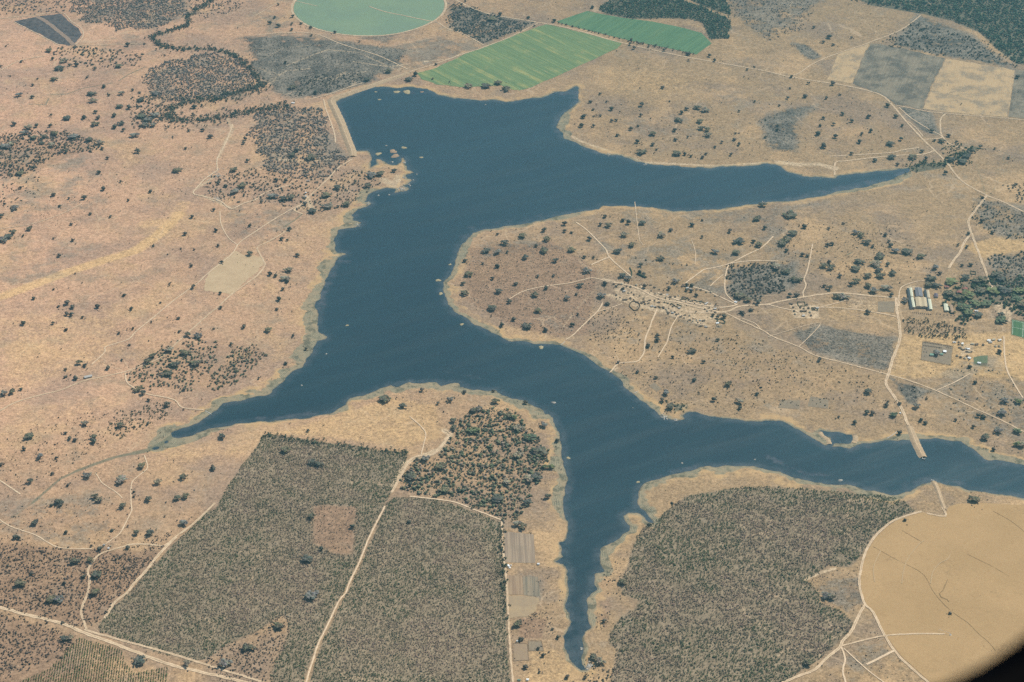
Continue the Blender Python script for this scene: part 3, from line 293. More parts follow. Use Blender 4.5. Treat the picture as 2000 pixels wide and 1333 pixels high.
# woodland and scrub: polygon, trees per hectare, size range, palette
ZONES = [
('woodland',[(140,-10),(350,-10),(372,28),(300,58),(230,60),(200,50),(165,45),(140,25)],170,(4.5,8.5),'bare'),
('woodland',[(-20,-10),(135,-10),(130,26),(-20,30)],45,(6,10),'bare'),('woodland',[(360,-10),(480,-10),(470,20),(400,40),(375,30)],45,(5,9),'bare'),
('woodland',[(95,95),(150,93),(240,95),(285,113),(270,132),(200,132),(130,125),(100,110)],42,(6,11),'mixed'),
('woodland',[(-20,270),(60,257),(150,262),(200,285),(190,300),(150,300),(100,310),(60,340),(-20,350)],110,(4.5,10),'mixed'),
('woodland',[(275,150),(330,118),(400,105),(470,115),(505,150),(500,172),(440,190),(360,197),(330,205),(300,195)],190,(4.5,8.5),'bare'),
('woodland',[(255,190),(310,188),(325,215),(318,245),(270,258),(255,240)],70,(6,10),'mixed'),
('woodland',[(500,222),(620,208),(640,235),(650,290),(685,312),(655,340),(600,355),(520,335),(500,295),(485,262)],160,(4.5,9),'bare'),
('woodland',[(470,75),(560,80),(800,95),(790,125),(740,150),(620,190),(545,190),(510,160),(490,130)],40,(3,6),'bare'),
('woodland',[(590,150),(700,145),(730,155),(650,180),(580,190)],90,(4,8),'dark'),
('woodland',[(400,350),(500,330),(620,350),(700,330),(735,345),(745,360),(700,385),(680,405),(600,420),(540,400),(440,392)],50,(5,9),'mixed'),
('woodland',[(395,365),(425,372),(450,395),(440,402),(400,383)],120,(3,6),'mixed'),
('woodland',[(-20,340),(80,340),(60,400),(-20,430)],26,(4,8),'mixed'),
('scrub',[(0,320),(420,320),(360,380),(200,430),(0,470)],9,(2.5,5),'mixed'),
('woodland',[(285,700),(330,670),(400,660),(428,690),(400,738),(365,768),(300,760),(262,770),(250,740)],85,(5,9),'rich'),
('woodland',[(470,680),(515,678),(516,705),(475,740),(412,768),(400,755),(430,715)],130,(5,9),'rich'),
('woodland',[(225,808),(265,800),(300,790),(335,790),(330,812),(290,830),(240,858),(215,850)],120,(4,7),'olive'),
('scrub',[(-20,1060),(100,1070),(170,1080),(250,1085),(310,1095),(200,1215),(150,1228),(-20,1182)],230,(2.5,6),'brown'),
('scrub',[(-20,1192),(150,1242),(130,1285),(30,1330),(-20,1345)],230,(2.5,6),'brown'),
('scrub',[(230,1090),(290,1050),(340,1040),(300,1100),(230,1170)],170,(2.5,5.5),'brown'),
('scrub',[(110,825),(240,800),(200,880),(100,930),(-20,1000),(-20,850)],28,(2,4.5),'dark'),
('scrub',[(0,1000),(180,980),(240,1000),(240,1060),(0,1060)],30,(2,4.5),'brown'),
('woodland',W1,85,(6,12),'rich'),
('scrub',[(905,500),(960,480),(1080,472),(1170,525),(1190,545),(1150,650),(1090,660),(1000,640),(915,590)],110,(2,3.6),'bare'),
('scrub',[(1165,605),(1250,612),(1400,645),(1550,692),(1730,740),(1700,790),(1500,800),(1320,770),(1180,700),(1140,650)],34,(2.2,4.8),'dark'),
('scrub',[(1170,612),(1230,615),(1250,660),(1190,665),(1150,650)],55,(3,5),'dark'),
('scrub',[(1400,640),(1550,690),(1590,740),(1480,760),(1400,700)],26,(2.5,5),'dark'),
('woodland',[(1422,525),(1500,512),(1560,545),(1540,562),(1480,590),(1425,582),(1417,545)],125,(5,9),'dark'),
('scrub',[(1500,440),(1750,430),(1800,520),(1650,560),(1520,520)],26,(2,4.5),'dark'),
('woodland',[(1770,490),(1830,500),(1850,545),(1780,555)],3,(5,8),'dark'),
('woodland',[(1835,575),(1900,545),(1950,540),(2050,545),(2050,620),(1985,622),(1960,600),(1905,600),(1885,640),(1862,622),(1840,600)],80,(7,12),'green'),
('woodland',[(1895,400),(1935,395),(2050,430),(2050,480),(1960,470),(1905,440)],60,(4,8),'mixed'),('woodland',[(1930,505),(2050,490),(2050,560),(1940,565)],90,(5,9),'mixed'),
('woodland',[(1950,360),(2050,370),(2050,430),(1985,395)],60,(5,9),'dark'),
('scrub',[(1860,700),(1950,720),(2050,790),(1990,850),(1900,830),(1830,790)],22,(2.5,6),'mixed'),
('scrub',[(1740,745),(1820,768),(1800,790),(1780,795)],50,(3,6),'dark'),
('scrub',[(1780,45),(1920,80),(1985,132),(1900,122),(1800,104),(1720,88)],50,(4,8),'dark'),
('woodland',[(873,42),(885,5),(930,20),(990,40),(1045,50),(1000,68),(950,88),(930,80),(880,57)],150,(5,9),'bluegreen'),
('scrub',[(1012,1208),(1075,1205),(1080,1240),(1020,1250)],130,(2.5,5),'brown'),('scrub',[(1040,1110),(1085,1110),(1095,1200),(1050,1210)],25,(2.5,4.5),'brown'),
('scrub',[(1195,1100),(1230,1080),(1215,1130),(1245,1175),(1180,1160)],60,(2.5,5),'brown'),('scrub',[(1160,1190),(1200,1190),(1180,1240),(1160,1220)],100,(2.5,5),'brown'),
('scrub',[(1140,1300),(1160,1300),(1210,1320),(1215,1340),(1150,1340)],150,(3,6),'mixed'),
('woodland',[(1290,785),(1340,780),(1355,800),(1310,810),(1295,805)],80,(4,8),'green'),
('scrub',[(1180,710),(1250,720),(1320,760),(1400,790),(1480,790),(1430,815),(1360,800),(1280,780),(1230,760)],34,(2.5,5),'mixed'),
('scrub',[(1140,200),(1740,190),(1790,295),(1400,310),(1200,300)],5,(2.5,5),'dark'),
('woodland',[(1480,230),(1540,215),(1560,250),(1550,300),(1500,290)],40,(3,6),'bare'),('woodland',[(1545,88),(1580,90),(1605,115),(1580,120)],60,(3,6),'bare'),
('scrub',[(1400,-10),(1600,-10),(1570,60),(1500,80),(1440,40)],45,(4,8),'bare'),
('scrub',[(1545,650),(1600,636),(1755,662),(1735,728),(1640,708),(1570,680)],110,(2,4),'bare'),
('scrub',CLEAR1,140,(2.2,4),'brown'),('scrub',CLEAR2,190,(2.5,5.5),'brown'),
('scrub',[(1575,1137),(1610,1112),(1680,1115),(1682,1180),(1665,1215),(1600,1180)],60,(2,4),'brown'),
('scrub',[(1190,560),(1420,600),(1420,650),(1300,640),(1190,590)],10,(3,6),'dark'),
('scrub',[(1620,1270),(1720,1220),(1780,1330),(1620,1335)],25,(2,4),'brown'),
('scrub',[(1640,455),(1700,450),(1750,500),(1700,520)],20,(2,4),'dark'),
('scrub',[(420,420),(560,410),(560,470),(480,490)],16,(2,4.5),'mixed'),
('scrub',[(1840,280),(1900,285),(1900,330),(1850,325)],60,(4,8),'green')]
HEDGEROWS = [([(1228,503),(1262,512),(1300,518),(1342,521)],3.2,3.2,'dark',260),([(1092,49),(1150,63),(1200,75),(1235,84)],5,4.5,'dark',260),([(1240,86),(1300,98),(1355,110)],9,5,'dark',200),([(516,853),(600,864),(700,877),(793,889)],12,4.5,'hedge',260),([(979,1035),(985,1150),(989,1210)],9,4.5,'hedge',260),([(1560,440),(1540,500)],9,4,'dark',20)]
# ------------------------------------------------------------------ masks on the ground grid
lake_w = P(LAKE); ponds_w = [P(p) for p in PONDS]
_w = wob(5, 80, 5)
def roughen(pts, amp=2.2, step=7.0, closed=True):
    out = []; n = len(pts)
    for i in range(n if closed else n - 1):
        (ax, ay), (bx, by) = pts[i], pts[(i+1) % n]; L = math.hypot(bx-ax, by-ay); k = max(1, int(L / step))
        for j in range(k):
            t = j / k; x = ax + (bx-ax)*t; y = ay + (by-ay)*t
            out.append((x + amp*float(_w(x, y)), y + amp*1.6*float(_w(y+900, x))))
    if not closed: out.append(pts[-1])
    return out
lake_r = roughen(lake_w, 4.2, 7.0)
SD = sdf([lake_r] + ponds_w, 260.0)
XX, YY = np.meshgrid(GX, GY)
waves = wob(4, 900, 21)
def relief(x, y): return 3.0 + 3.0 * np.clip(waves(x, y), -1, 1)
def height(x, y):
    s = samp(SD, x, y); return np.where(s > 0, np.minimum(.03*s, .7) + relief(x, y) * np.clip((s - 20) / 240, 0, 1)**1.5, np.maximum(-3.5, .12*s))
HG = np.where(SD > 0, np.minimum(.03*SD, .7) + relief(XX, YY) * np.clip((SD - 20) / 240, 0, 1)**1.5, np.maximum(-3.5, .12*SD)).astype(np.float32)
def h1(x, y): return float(samp(HG, [x], [y])[0])
def region(polys, soft):
    S = sdf([P(p) for p in polys], soft * 1.01 + 1); return np.clip(.5 - S / (2*soft), 0, 1)
def regions(lst):
    M = blank(0)
    for polys, soft, amt in lst: M = np.maximum(M, region([polys], soft) * amt)
    return M
def strokes(lst):
    M = blank(0)
    for pts, half, amt in lst:
        w = P(pts); D = blank(half * 1.7); seg_dist(D, w, half * 1.7); M = np.maximum(M, np.clip(1.5 - D / half, 0, 1) * amt)
    return M
grey = regions([([(1190,475),(1330,470),(1450,500),(1440,555),(1300,545),(1210,520)],40,.42),([(1440,420),(1560,425),(1590,520),(1500,530)],30,.38),([(1860,690),(1950,715),(2060,760),(2060,900),(1900,830),(1820,770)],30,.42),([(1400,640),(1560,700),(1480,740),(1380,700)],30,.25),([(0,985),(190,960),(260,1050),(180,1075),(0,1060)],30,.35),([(60,470),(200,480),(120,540),(0,570),(0,500)],40,.25),([(1140,330+70),(1300,410),(1500,405),(1640,385),(1500,440),(1250,440)],22,.4),([(1040,600),(1160,590),(1130,650),(1050,650)],20,.3),([(1250,600),(1400,640),(1300,700),(1180,690)],30,.28),([(1340,170),(1500,180),(1560,215),(1480,235),(1360,215)],40,.2),([(200,60),(300,70),(320,120),(180,95)],25,.25),([(0,290),(200,300),(220,400),(0,450)],40,.3),([(430,400),(580,410),(560,450),(470,470)],16,.35),([(1750,330),(1900,340),(1900,400),(1780,390)],30,.2),([(1620,310),(1900,300),(1890,280),(1840,285)],10,.2),([(850,640),(850,641),(851,640)],5,0),([(470,75),(560,70),(700,85),(800,98),(790,130),(740,150),(620,190),(545,190),(500,150),(490,110)],30,.85),([(740,95),(860,70),(940,95),(840,130),(790,140)],24,.5),([(630,95),(700,100),(720,125),(660,130)],16,1.),([(480,120),(540,115),(560,160),(520,165)],16,.9),([(575,130),(640,132),(650,150),(590,160)],10,1.),([(720,60),(780,70),(760,90),(700,80)],20,.6),([(500,30),(560,30),(575,60),(520,70)],20,.45),([(550,110),(610,105),(600,125),(560,128)],9,.9),([(565,150),(620,120),(700,120),(660,150)],14,1.),([(590,150),(730,143),(740,158),(650,183),(580,192)],18,.9),([(500,75),(560,75),(570,100),(520,110)],16,.8),
 ([(1480,235),(1540,212),(1600,205),(1560,240),(1560,300),(1500,295)],22,.8),([(1545,86),(1575,88),(1605,112),(1590,120),(1570,112)],14,.85),([(1400,-20),(1640,-20),(1560,45),(1500,80),(1440,50)],35,.6),
 ([(1740,90),(1790,28),(1900,70),(1985,140),(2100,140),(2100,235),(1985,235),(1985,140),(1900,122),(1800,104)],20,.8),([(1545,650),(1600,636),(1755,662),(1735,728),(1640,708),(1570,680)],14,.7),
 ([(1735,738),(1820,766),(1795,780),(1790,795),(1770,790)],10,.8),([(1900,390),(2100,420),(2100,480),(1975,472),(1910,445)],18,.6),([(1930,500),(2100,490),(2100,570),(1945,575)],18,.6),([(1340,545),(1420,525),(1420,575),(1390,580),(1350,565)],22,.55),([(940,470),(1030,468),(1120,480),(1130,495),(1000,500),(930,510)],26,.5),
 ([(1165,470),(1210,480),(1200,500),(1170,495)],16,.45),([(140,-20),(360,-20),(372,30),(300,60),(160,45)],25,.5),([(500,220),(620,208),(690,310),(600,355),(520,335),(490,265)],25,.45),([(280,150),(400,105),(505,150),(470,190),(330,205)],25,.45),
 ([(1420,525),(1560,512),(1560,560),(1480,590),(1420,580)],16,.7),([(470,0),(575,0),(590,50),(560,80),(500,70)],30,.25),([(740,40),(870,48),(940,95),(860,125),(720,95)],40,.3),([(1750,208),(1820,220),(1838,268),(1800,260),(1770,230)],12,.8),
 ([(1020,1120),(1060,1128),(1058,1195),(1015,1150)],10,.45),([(870,5),(1050,45),(950,90),(880,55)],20,.7),([(1240,610),(1330,615),(1370,640),(1240,630)],18,.3),([(1310,615),(1400,640),(1380,650),(1300,630)],10,.4),([(1210,235),(1330,235),(1460,250),(1420,280),(1240,262)],40,.28),([(1900,700),(1950,700),(1945,725),(1900,725)],14,.5),([(1660,1130),(1683,1130),(1690,1180),(1650,1200),(1600,1165),(1585,1140)],8,.5),([(1650,1270),(1720,1250),(1780,1320),(1660,1335)],14,.4),([(1485,790),(1545,780),(1560,800),(1500,800)],6,.4)])
gold = np.maximum(strokes([([(-60,595),(0,582),(60,560),(130,535),(200,512),(265,492),(310,460),(350,420)],22,1.),([(280,440),(340,430),(360,400)],26,.5)]), regions([([(0,600),(250,610),(250,700),(160,740),(0,790)],60,.45),([(520,850),(640,812),(760,775),(860,790),(870,860),(800,880),(650,860)],18,.6),([(1760,655),(1990,650),(2100,760),(1900,740),(1760,745),(1735,735)],14,.75),
 ([(1870,480),(2000,455),(2100,470),(1960,500),(1925,510)],10,.8),([(1600,585),(1760,600),(1760,640),(1620,630)],14,.4),([(1150,130),(1300,130),(1420,180),(1300,200),(1180,190)],70,.45),([(1745,665),(1800,660),(1830,740),(1735,730)],10,.6),([(0,800),(250,770),(300,740),(240,800),(0,860)],26,.35),([(1030,1265),(1090,1265),(1140,1340),(1020,1340)],16,.5),([(330,880),(490,865),(480,900),(300,900)],26,.4),([(1600,560),(1700,560),(1800,590),(1760,600)],20,.3),([(40,210),(120,250),(60,300),(0,290)],25,.2)]))
bare = np.maximum(strokes([([(560,130),(640,100),(700,105),(780,140)],6,.6),([(520,162),(560,140),(605,136)],6,.6),([(690,122),(760,132),(880,116),(905,104)],6,.6),([(660,148),(675,142),(650,158)],8,.6),([(480,95),(540,100),(600,92),(660,88)],5,.5),([(610,158),(700,142),(740,140)],5,.5),([(505,135),(540,150),(530,170)],7,.5),([(540,315),(600,318),(650,312)],10,.6),([(500,330),(560,350),(620,345)],8,.4),([(1632,330),(1600,322),(1560,322),(1520,318)],16,.8),([(1100,255),(1130,275),(1200,300),(1260,318),(1400,325),(1500,318)],9,.75),([(868,843),(880,852),(860,880),(820,895),(795,905),(770,950)],9,1.),([(1180,548),(1215,556),(1250,570),(1300,585)],14,.6),([(750,352),(770,365),(780,345)],18,.8),([(1190,578),(1250,600),(1310,612),(1380,638)],11,.75),([(1150,660),(1200,690)],10,.2),([(597,385),(605,400),(613,412)],11,.8),([(1205,720),(1192,728)],5,.8),([(1573,1135),(1600,1122),(1630,1113)],5,1.),([(1776,562),(1800,566)],9,1.),([(570,500),(600,455),(660,420)],10,.35),([(635,235),(690,300)],12,.4),
 ([(445,235),(455,255),(440,280),(428,310)],9,.7),([(380,372),(420,345)],7,.8),([(395,383),(450,408)],8,.75),([(1130,650),(1160,610)],6,.4),([(1100,640),(1130,600),(1160,570)],5,.55)]),
 regions([([(1195,550),(1290,572),(1400,596),(1412,640),(1310,622),(1195,590)],14,.62),([(1540,595),(1600,598),(1602,625),(1550,625)],5,.75),([(1655,583),(1715,588),(1715,610),(1655,605)],6,.5),([(1940,590),(1990,600),(1970,640),(1940,610)],8,.7),([(1872,675),(1900,672),(1905,690),(1875,700)],6,.7),([(1775,562),(1850,560),(1860,620),(1790,615)],6,.3),([(1750,590),(1770,700),(1740,730),(1735,730)],4,.1)]))
veg = np.maximum(strokes([(CREEK1,14,.5),(CREEK2,24,.42),(CREEK3,14,.7),(SWBED,0.1,0)]), regions([(DARK_N1,6,1.),(DARK_N2,6,1.),([(1630,-20),(1700,13),(1800,29),(1860,44),(1910,64),(1925,77),(1945,97),(1955,105),(1985,128),(2300,135),(2300,-80),(1600,-80)],14,.95),([(1900,700),(1930,696),(1930,722),(1900,716)],8,.7),([(1840,575),(1900,545),(2050,545),(2050,620),(1905,600),(1880,640)],12,.5),([(1780,1310),(1740,1318),(1725,1335),(1760,1300)],8,.5),([(1315,790),(1345,790),(1345,802),(1318,806)],6,.7),([(1765,329),(1830,320),(1850,328),(1790,338)],10,.9),([(1205,712),(1260,718),(1270,735),(1215,735)],12,.35),([(470,90),(560,75),(760,110),(600,160),(520,130)],40,.2)]))
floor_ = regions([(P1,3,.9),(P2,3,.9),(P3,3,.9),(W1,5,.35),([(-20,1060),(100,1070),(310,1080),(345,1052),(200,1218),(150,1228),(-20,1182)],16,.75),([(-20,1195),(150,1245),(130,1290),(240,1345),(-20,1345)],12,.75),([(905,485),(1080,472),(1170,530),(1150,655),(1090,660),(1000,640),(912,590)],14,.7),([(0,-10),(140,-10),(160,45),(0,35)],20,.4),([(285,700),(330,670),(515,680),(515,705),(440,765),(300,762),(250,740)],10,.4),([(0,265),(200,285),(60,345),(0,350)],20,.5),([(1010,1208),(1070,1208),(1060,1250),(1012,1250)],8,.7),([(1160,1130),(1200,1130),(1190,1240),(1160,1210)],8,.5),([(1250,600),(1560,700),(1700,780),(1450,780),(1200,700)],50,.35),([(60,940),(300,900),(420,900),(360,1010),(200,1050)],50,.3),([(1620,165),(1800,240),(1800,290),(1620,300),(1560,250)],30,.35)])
red = np.clip(1.15 - (XX + 2100) / 2200, 0, 1) * np.clip((YY - 3400) / 1200, .35, 1)
# stream bed stroke and creek channels
bed = strokes([(SWBED[:4], 9, .9), (SWBED[3:7], 7, .75), (SWBED[6:10], 5, .7), (SWBED[9:], 4, .5), ([(1905,290),(1930,292),(1960,298),(1985,315),(2000,325)], 3, .6), ([(1963,305),(1958,315),(1970,322)], 3, .6),([(1905,320),(1915,345),(1925,385)],4,.5),([(1950,330),(1948,360),(1935,383)],3,.5)])
ditch = strokes([(q, 2.6, 1.) for q in ([(555,445),(575,432),(590,420)],[(232,160),(250,148),(285,132)],[(100,187),(130,186),(160,175),(220,164)],[(55,205),(90,207),(95,195)],[(1655,500),(1665,495)])])
burrow = blank(0)
# ------------------------------------------------------------------ ground sheet
V = np.stack([XX.ravel(), YY.ravel(), HG.ravel()], 1)
idx = (np.arange(NY-1)[:, None] * NX + np.arange(NX-1)[None, :]).ravel()
F = np.stack([idx, idx+1, idx+NX+1, idx+NX], 1)
gme = np_mesh('ground', V, F, smooth=True)
def cattr(me, name, a, b, c, d):
    arr = np.stack([a.ravel(), b.ravel(), c.ravel(), d.ravel()], 1).astype(np.float32)
    at_ = me.color_attributes.new(name, 'FLOAT_COLOR', 'POINT'); at_.data.foreach_set('color', arr.ravel())
cattr(gme, 'cover', SD, grey, gold, bare); cattr(gme, 'growth', veg, floor_, red, np.maximum(bed, ditch * .999))
wide = strokes([([(700,425),(655,480),(622,600),(610,680),(560,740),(480,780),(400,820),(340,850)],60,1.),([(680,785),(760,755),(850,748),(930,762),(1010,782),(1080,830),(1100,900),(1105,980)],55,.62),([(1250,1000),(1250,960),(1300,928),(1400,911),(1520,925),(1620,950),(1720,965)],60,.55),([(1225,1010),(1175,1080),(1165,1140),(1150,1200)],45,.5),([(870,560),(900,480),(960,445),(1100,420)],55,.45),([(880,600),(960,655),(1080,678),(1200,740),(1290,815)],50,.35),([(1090,225),(1100,260)],50,.7),([(1780,860),(1880,868),(1960,905)],50,.8),([(720,380),(700,405)],40,.8),([(1600,860),(1680,880)],30,.8),([(1640,372),(1760,345)],40,.8)])
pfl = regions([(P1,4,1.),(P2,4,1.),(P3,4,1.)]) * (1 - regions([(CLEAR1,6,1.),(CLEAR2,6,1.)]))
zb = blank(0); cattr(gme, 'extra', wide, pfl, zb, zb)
m = NT('dry_grassland')
_, sd, gr, go, ba = m.attr('cover'); _, ve, fl, re_, be = m.attr('growth'); _, wi, pf, _, _ = m.attr('extra')
nb = m.noise(520, 4, .6); nm = m.noise(95, 4, .6, off=3); ns = m.noise(24, 4, .65, off=8); nf = m.noise(6.5, 3, .7, off=5); nff = m.noise(2.6, 2, .7, off=15)
edge = m.add(m.mul(m.add(ns, -.5), .55), m.mul(m.add(nf, -.5), .5))
def sm(a, lo=.28, hi=.62): return m.step(m.add(a, m.mul(edge, 1.0)), lo, hi)
tan = m.mix(m.step(nb, .35, .65), (.335, .222, .120), (.292, .196, .108))
tan = m.mix(re_, tan, m.mix(m.step(nm, .4, .62), (.560, .325, .200), (.480, .290, .182)))
tan = m.mix(m.step(nm, .52, .72, 0, .45), tan, (.235, .170, .108))
tan = m.mix(m.step(m.noise(48, 3, .6, off=40), .55, .75, 0, .4), tan, (.44, .28, .14))
broad = m.step(m.noise(330, 6, .66, off=90), .46, .60); tan = m.mix(m.mul(m.mul(broad, m.math('SUBTRACT', 1.0, m.mul(re_, .35))), .75), tan, m.mix(re_, (.232, .166, .114), (.31, .20, .145)))
broad2 = m.step(m.noise(250, 6, .66, off=140), .50, .64); tan = m.mix(m.mul(broad2, .45), tan, (.52, .33, .165))
col = m.mix(m.mul(sm(go, .2, .9), .75), tan, m.mix(re_, (.500, .320, .145), (.640, .400, .185)))
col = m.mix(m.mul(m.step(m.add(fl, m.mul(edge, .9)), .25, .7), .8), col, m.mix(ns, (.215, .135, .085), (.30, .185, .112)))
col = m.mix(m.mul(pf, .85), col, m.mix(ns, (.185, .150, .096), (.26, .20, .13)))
gnz = m.add(m.mul(edge, 1.3), m.mul(m.add(nm, -.5), 1.6)); gnz = m.add(gnz, m.mul(m.add(m.noise(40, 4, .7, off=61), -.5), 1.0))
col = m.mix(m.mul(m.step(m.add(m.mul(gr, 1.2), m.mul(gnz, 1.7)), .22, .72), m.math('MINIMUM', m.add(m.mul(gr, .95), .22), .96)), col, m.mix(m.step(m.add(nf, m.mul(m.add(nm, -.5), 1.2)), .3, .7), (.070, .070, .060), (.20, .17, .13)))
col = m.mix(m.mul(sm(ve, .3, .7), .9), col, m.mix(nf, (.075, .082, .055), (.14, .125, .085)))
col = m.mix(m.mul(sm(ba, .3, .85), .85), col, m.mix(nf, (.40, .29, .18), (.58, .43, .27)))
# grain and tufts
gx_ = m.noise(12, 5, .78, off=300); g = m.add(m.mul(m.add(m.step(gx_, .36, .64), -.5), .30), m.mul(m.add(m.step(nf, .3, .7), -.5), .34)); g = m.add(g, m.mul(m.add(nf, -.5), .3)); g = m.add(g, m.mul(m.add(nff, -.5), 1.3)); g = m.add(g, m.mul(m.add(ns, -.5), .5)); g = m.add(g, m.mul(m.add(nm, -.5), .45)); g = m.add(g, m.mul(m.add(nb, -.5), .35))
col = m.mix(1.0, col, m.add(1.0, g), 'MULTIPLY')
tuft = m.step(m.noise(3.6, 2, .8, off=77), .66, .74); col = m.mix(m.mul(tuft, .3), col, (.10, .085, .055))
scald = m.step(m.noise(9, 3, .7, off=50), .69, .76); col = m.mix(m.mul(scald, .45), col, (.50, .38, .25))
# web of faint cattle paths
wv = m.n('ShaderNodeTexNoise'); mpw = m.n('ShaderNodeMapping'); m.put(mpw.inputs['Vector'], m.pos); mpw.inputs['Scale'].default_value = (.012,)*3; m.t.links.new(mpw.outputs[0], wv.inputs['Vector']); wv.inputs['Scale'].default_value = 1; wv.inputs['Detail'].default_value = 3
vm = m.n('ShaderNodeVectorMath', operation='MULTIPLY_ADD'); m.t.links.new(wv.outputs['Color'], vm.inputs[0]); vm.inputs[1].default_value = (90, 90, 0); m.put(vm.inputs[2], m.pos)
vv = m.n('ShaderNodeTexVoronoi', feature='DISTANCE_TO_EDGE'); mpv = m.n('ShaderNodeMapping'); m.t.links.new(vm.outputs[0], mpv.inputs['Vector']); mpv.inputs['Scale'].default_value = (1/210, 1/210, 0); m.t.links.new(mpv.outputs[0], vv.inputs['Vector']); vv.inputs['Scale'].default_value = 1
web = m.mul(m.step(vv.outputs[0], .004, .011, 1, 0), m.step(m.noise(260, 2, .5, off=200), .5, .6)); col = m.mix(m.mul(web, .42), col, (.56, .40, .25))
# drawdown bands round the water
w0 = m.add(m.add(3.5, m.mul(m.step(m.noise(130, 4, .6, off=31), .36, .64), m.add(8.0, m.mul(wi, 34.0)))), m.mul(wi, 13.0)); w0 = m.add(w0, m.mul(m.add(ns, -.5), m.add(8.0, m.mul(wi, 22.0)))); w0 = m.add(w0, m.mul(m.add(m.noise(75, 3, .6, off=99), -.5), m.add(14.0, m.mul(wi, 60.0))))
strand = m.n('ShaderNodeTexWave', wave_type='BANDS'); cmb = m.n('ShaderNodeCombineXYZ'); m.put(cmb.inputs[0], m.add(sd, m.mul(nm, 14))); m.t.links.new(cmb.outputs[0], strand.inputs['Vector']); strand.inputs['Scale'].default_value = .075; strand.inputs['Distortion'].default_value = 3.5; strand.inputs['Detail'].default_value = 3
mud = m.mix(m.step(ns, .35, .7), (.135, .132, .092), (.255, .220, .145)); mud = m.mix(m.mul(m.step(strand.outputs[1], .45, .95), .75), mud, (.40, .345, .22)); mud = m.mix(m.mul(m.add(nff, -.2), .4), mud, (.10, .10, .07)); mud = m.mix(m.step(m.noise(42, 4, .7, off=88), .44, .58, 0, .85), mud, (.30, .235, .145)); mud = m.mix(m.step(m.noise(30, 4, .7, off=188), .50, .62, 0, .8), mud, (.085, .09, .062))
ochre = m.mix(ns, (.42, .27, .13), (.54, .35, .165))
w1 = m.add(w0, m.add(m.add(12.0, m.mul(m.add(ns, -.5), 30)), m.mul(m.add(nm, -.5), 70)))
inb = m.step(m.math('SUBTRACT', w1, sd), -14, 8); col = m.mix(m.mul(inb, m.step(m.add(m.noise(210, 4, .6, off=71), m.mul(m.add(ns, -.5), .5)), .40, .62, .05, .85)), col, ochre)
inm = m.step(m.math('SUBTRACT', w0, sd), -3, 4); col = m.mix(m.mul(inm, .93), col, mud)
wet = m.step(sd, 1.0, 5.0, 1, 0); col = m.mix(m.mul(wet, .55), col, (.085, .075, .062))
col = m.mix(m.mul(m.step(m.add(be, m.mul(edge, .8)), .30, .70), .78), col, m.mix(ns, (.095, .105, .068), (.19, .18, .12)))
m_ground = m.done(col, .95, .1, bump=m.add(m.mul(nf, .6), m.mul(ns, 2.2)), bstr=.5, bdist=1.4)
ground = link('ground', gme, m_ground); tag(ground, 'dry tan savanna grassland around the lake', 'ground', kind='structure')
# ------------------------------------------------------------------ water
sub = 3
wi0, wi1 = np.searchsorted(GX, [-1500, 2440]); wj0, wj1 = np.searchsorted(GY, [3300, 7350])
gx = GX[wi0:wi1:sub]; gy = GY[wj0:wj1:sub]; S2 = SD[wj0:wj1:sub, wi0:wi1:sub]; WD = strokes([(a, max(7., b*.9), c) for a, b, c in WEED])[wj0:wj1:sub, wi0:wi1:sub]
nx, ny = len(gx), len(gy); X2, Y2 = np.meshgrid(gx, gy)
idx = (np.arange(ny-1)[:, None]*nx + np.arange(nx-1)[None, :]).ravel(); F = np.stack([idx, idx+1, idx+nx+1, idx+nx], 1)
keep = (S2.ravel()[F] < 26).any(1); F = F[keep]; used, inv = np.unique(F, return_inverse=True)
wme = np_mesh('water', np.stack([X2.ravel(), Y2.ravel(), 0*X2.ravel()], 1)[used], inv.reshape(-1, 4))
z = np.zeros(len(used), np.float32); cattr(wme, 'weed', WD.ravel()[used], S2.ravel()[used], z, z)
m = NT('lake_water'); _, wd, ws, _, _ = m.attr('weed')
n1 = m.noise(34, 4, .65); n2 = m.noise(9, 3, .7, off=9); n3 = m.noise(420, 3, .5, off=4)
deep = m.mix(m.step(n3, .3, .7), (.0035, .0165, .0175), (.0065, .024, .026))
shal = m.step(ws, -26, -1); deep = m.mix(m.mul(shal, m.step(n1, .35, .60, .15, .9)), deep, (.045, .055, .055))
col = m.mix(m.mul(m.step(m.add(wd, m.mul(m.add(n1, -.5), 1.9)), .45, 1.25), m.step(n2, .3, .6, .25, .8)), deep, (.088, .082, .086))
col = m.mix(m.mul(m.step(m.noise(5, 2, .7, off=21), .70, .76), .4), col, (.07, .085, .08))
m_water = m.done(m.mix(1.0, col, m.add(.1, m.add(m.mul(m.noise(7, 3, .8, off=60), 1.3), m.mul(m.stretched(.5, 260, 45, 4, .65, 9), .6))), 'MULTIPLY'), m.step(m.stretched(.5, 420, 60, 4, .6, 3), .35, .65, .12, .28), .8, bump=m.add(m.noise(5, 3, .6, off=2), n2), bstr=.6, bdist=.5)
water = link('water', wme, m_water); tag(water, 'dark blue branching reservoir', 'lake', kind='structure')
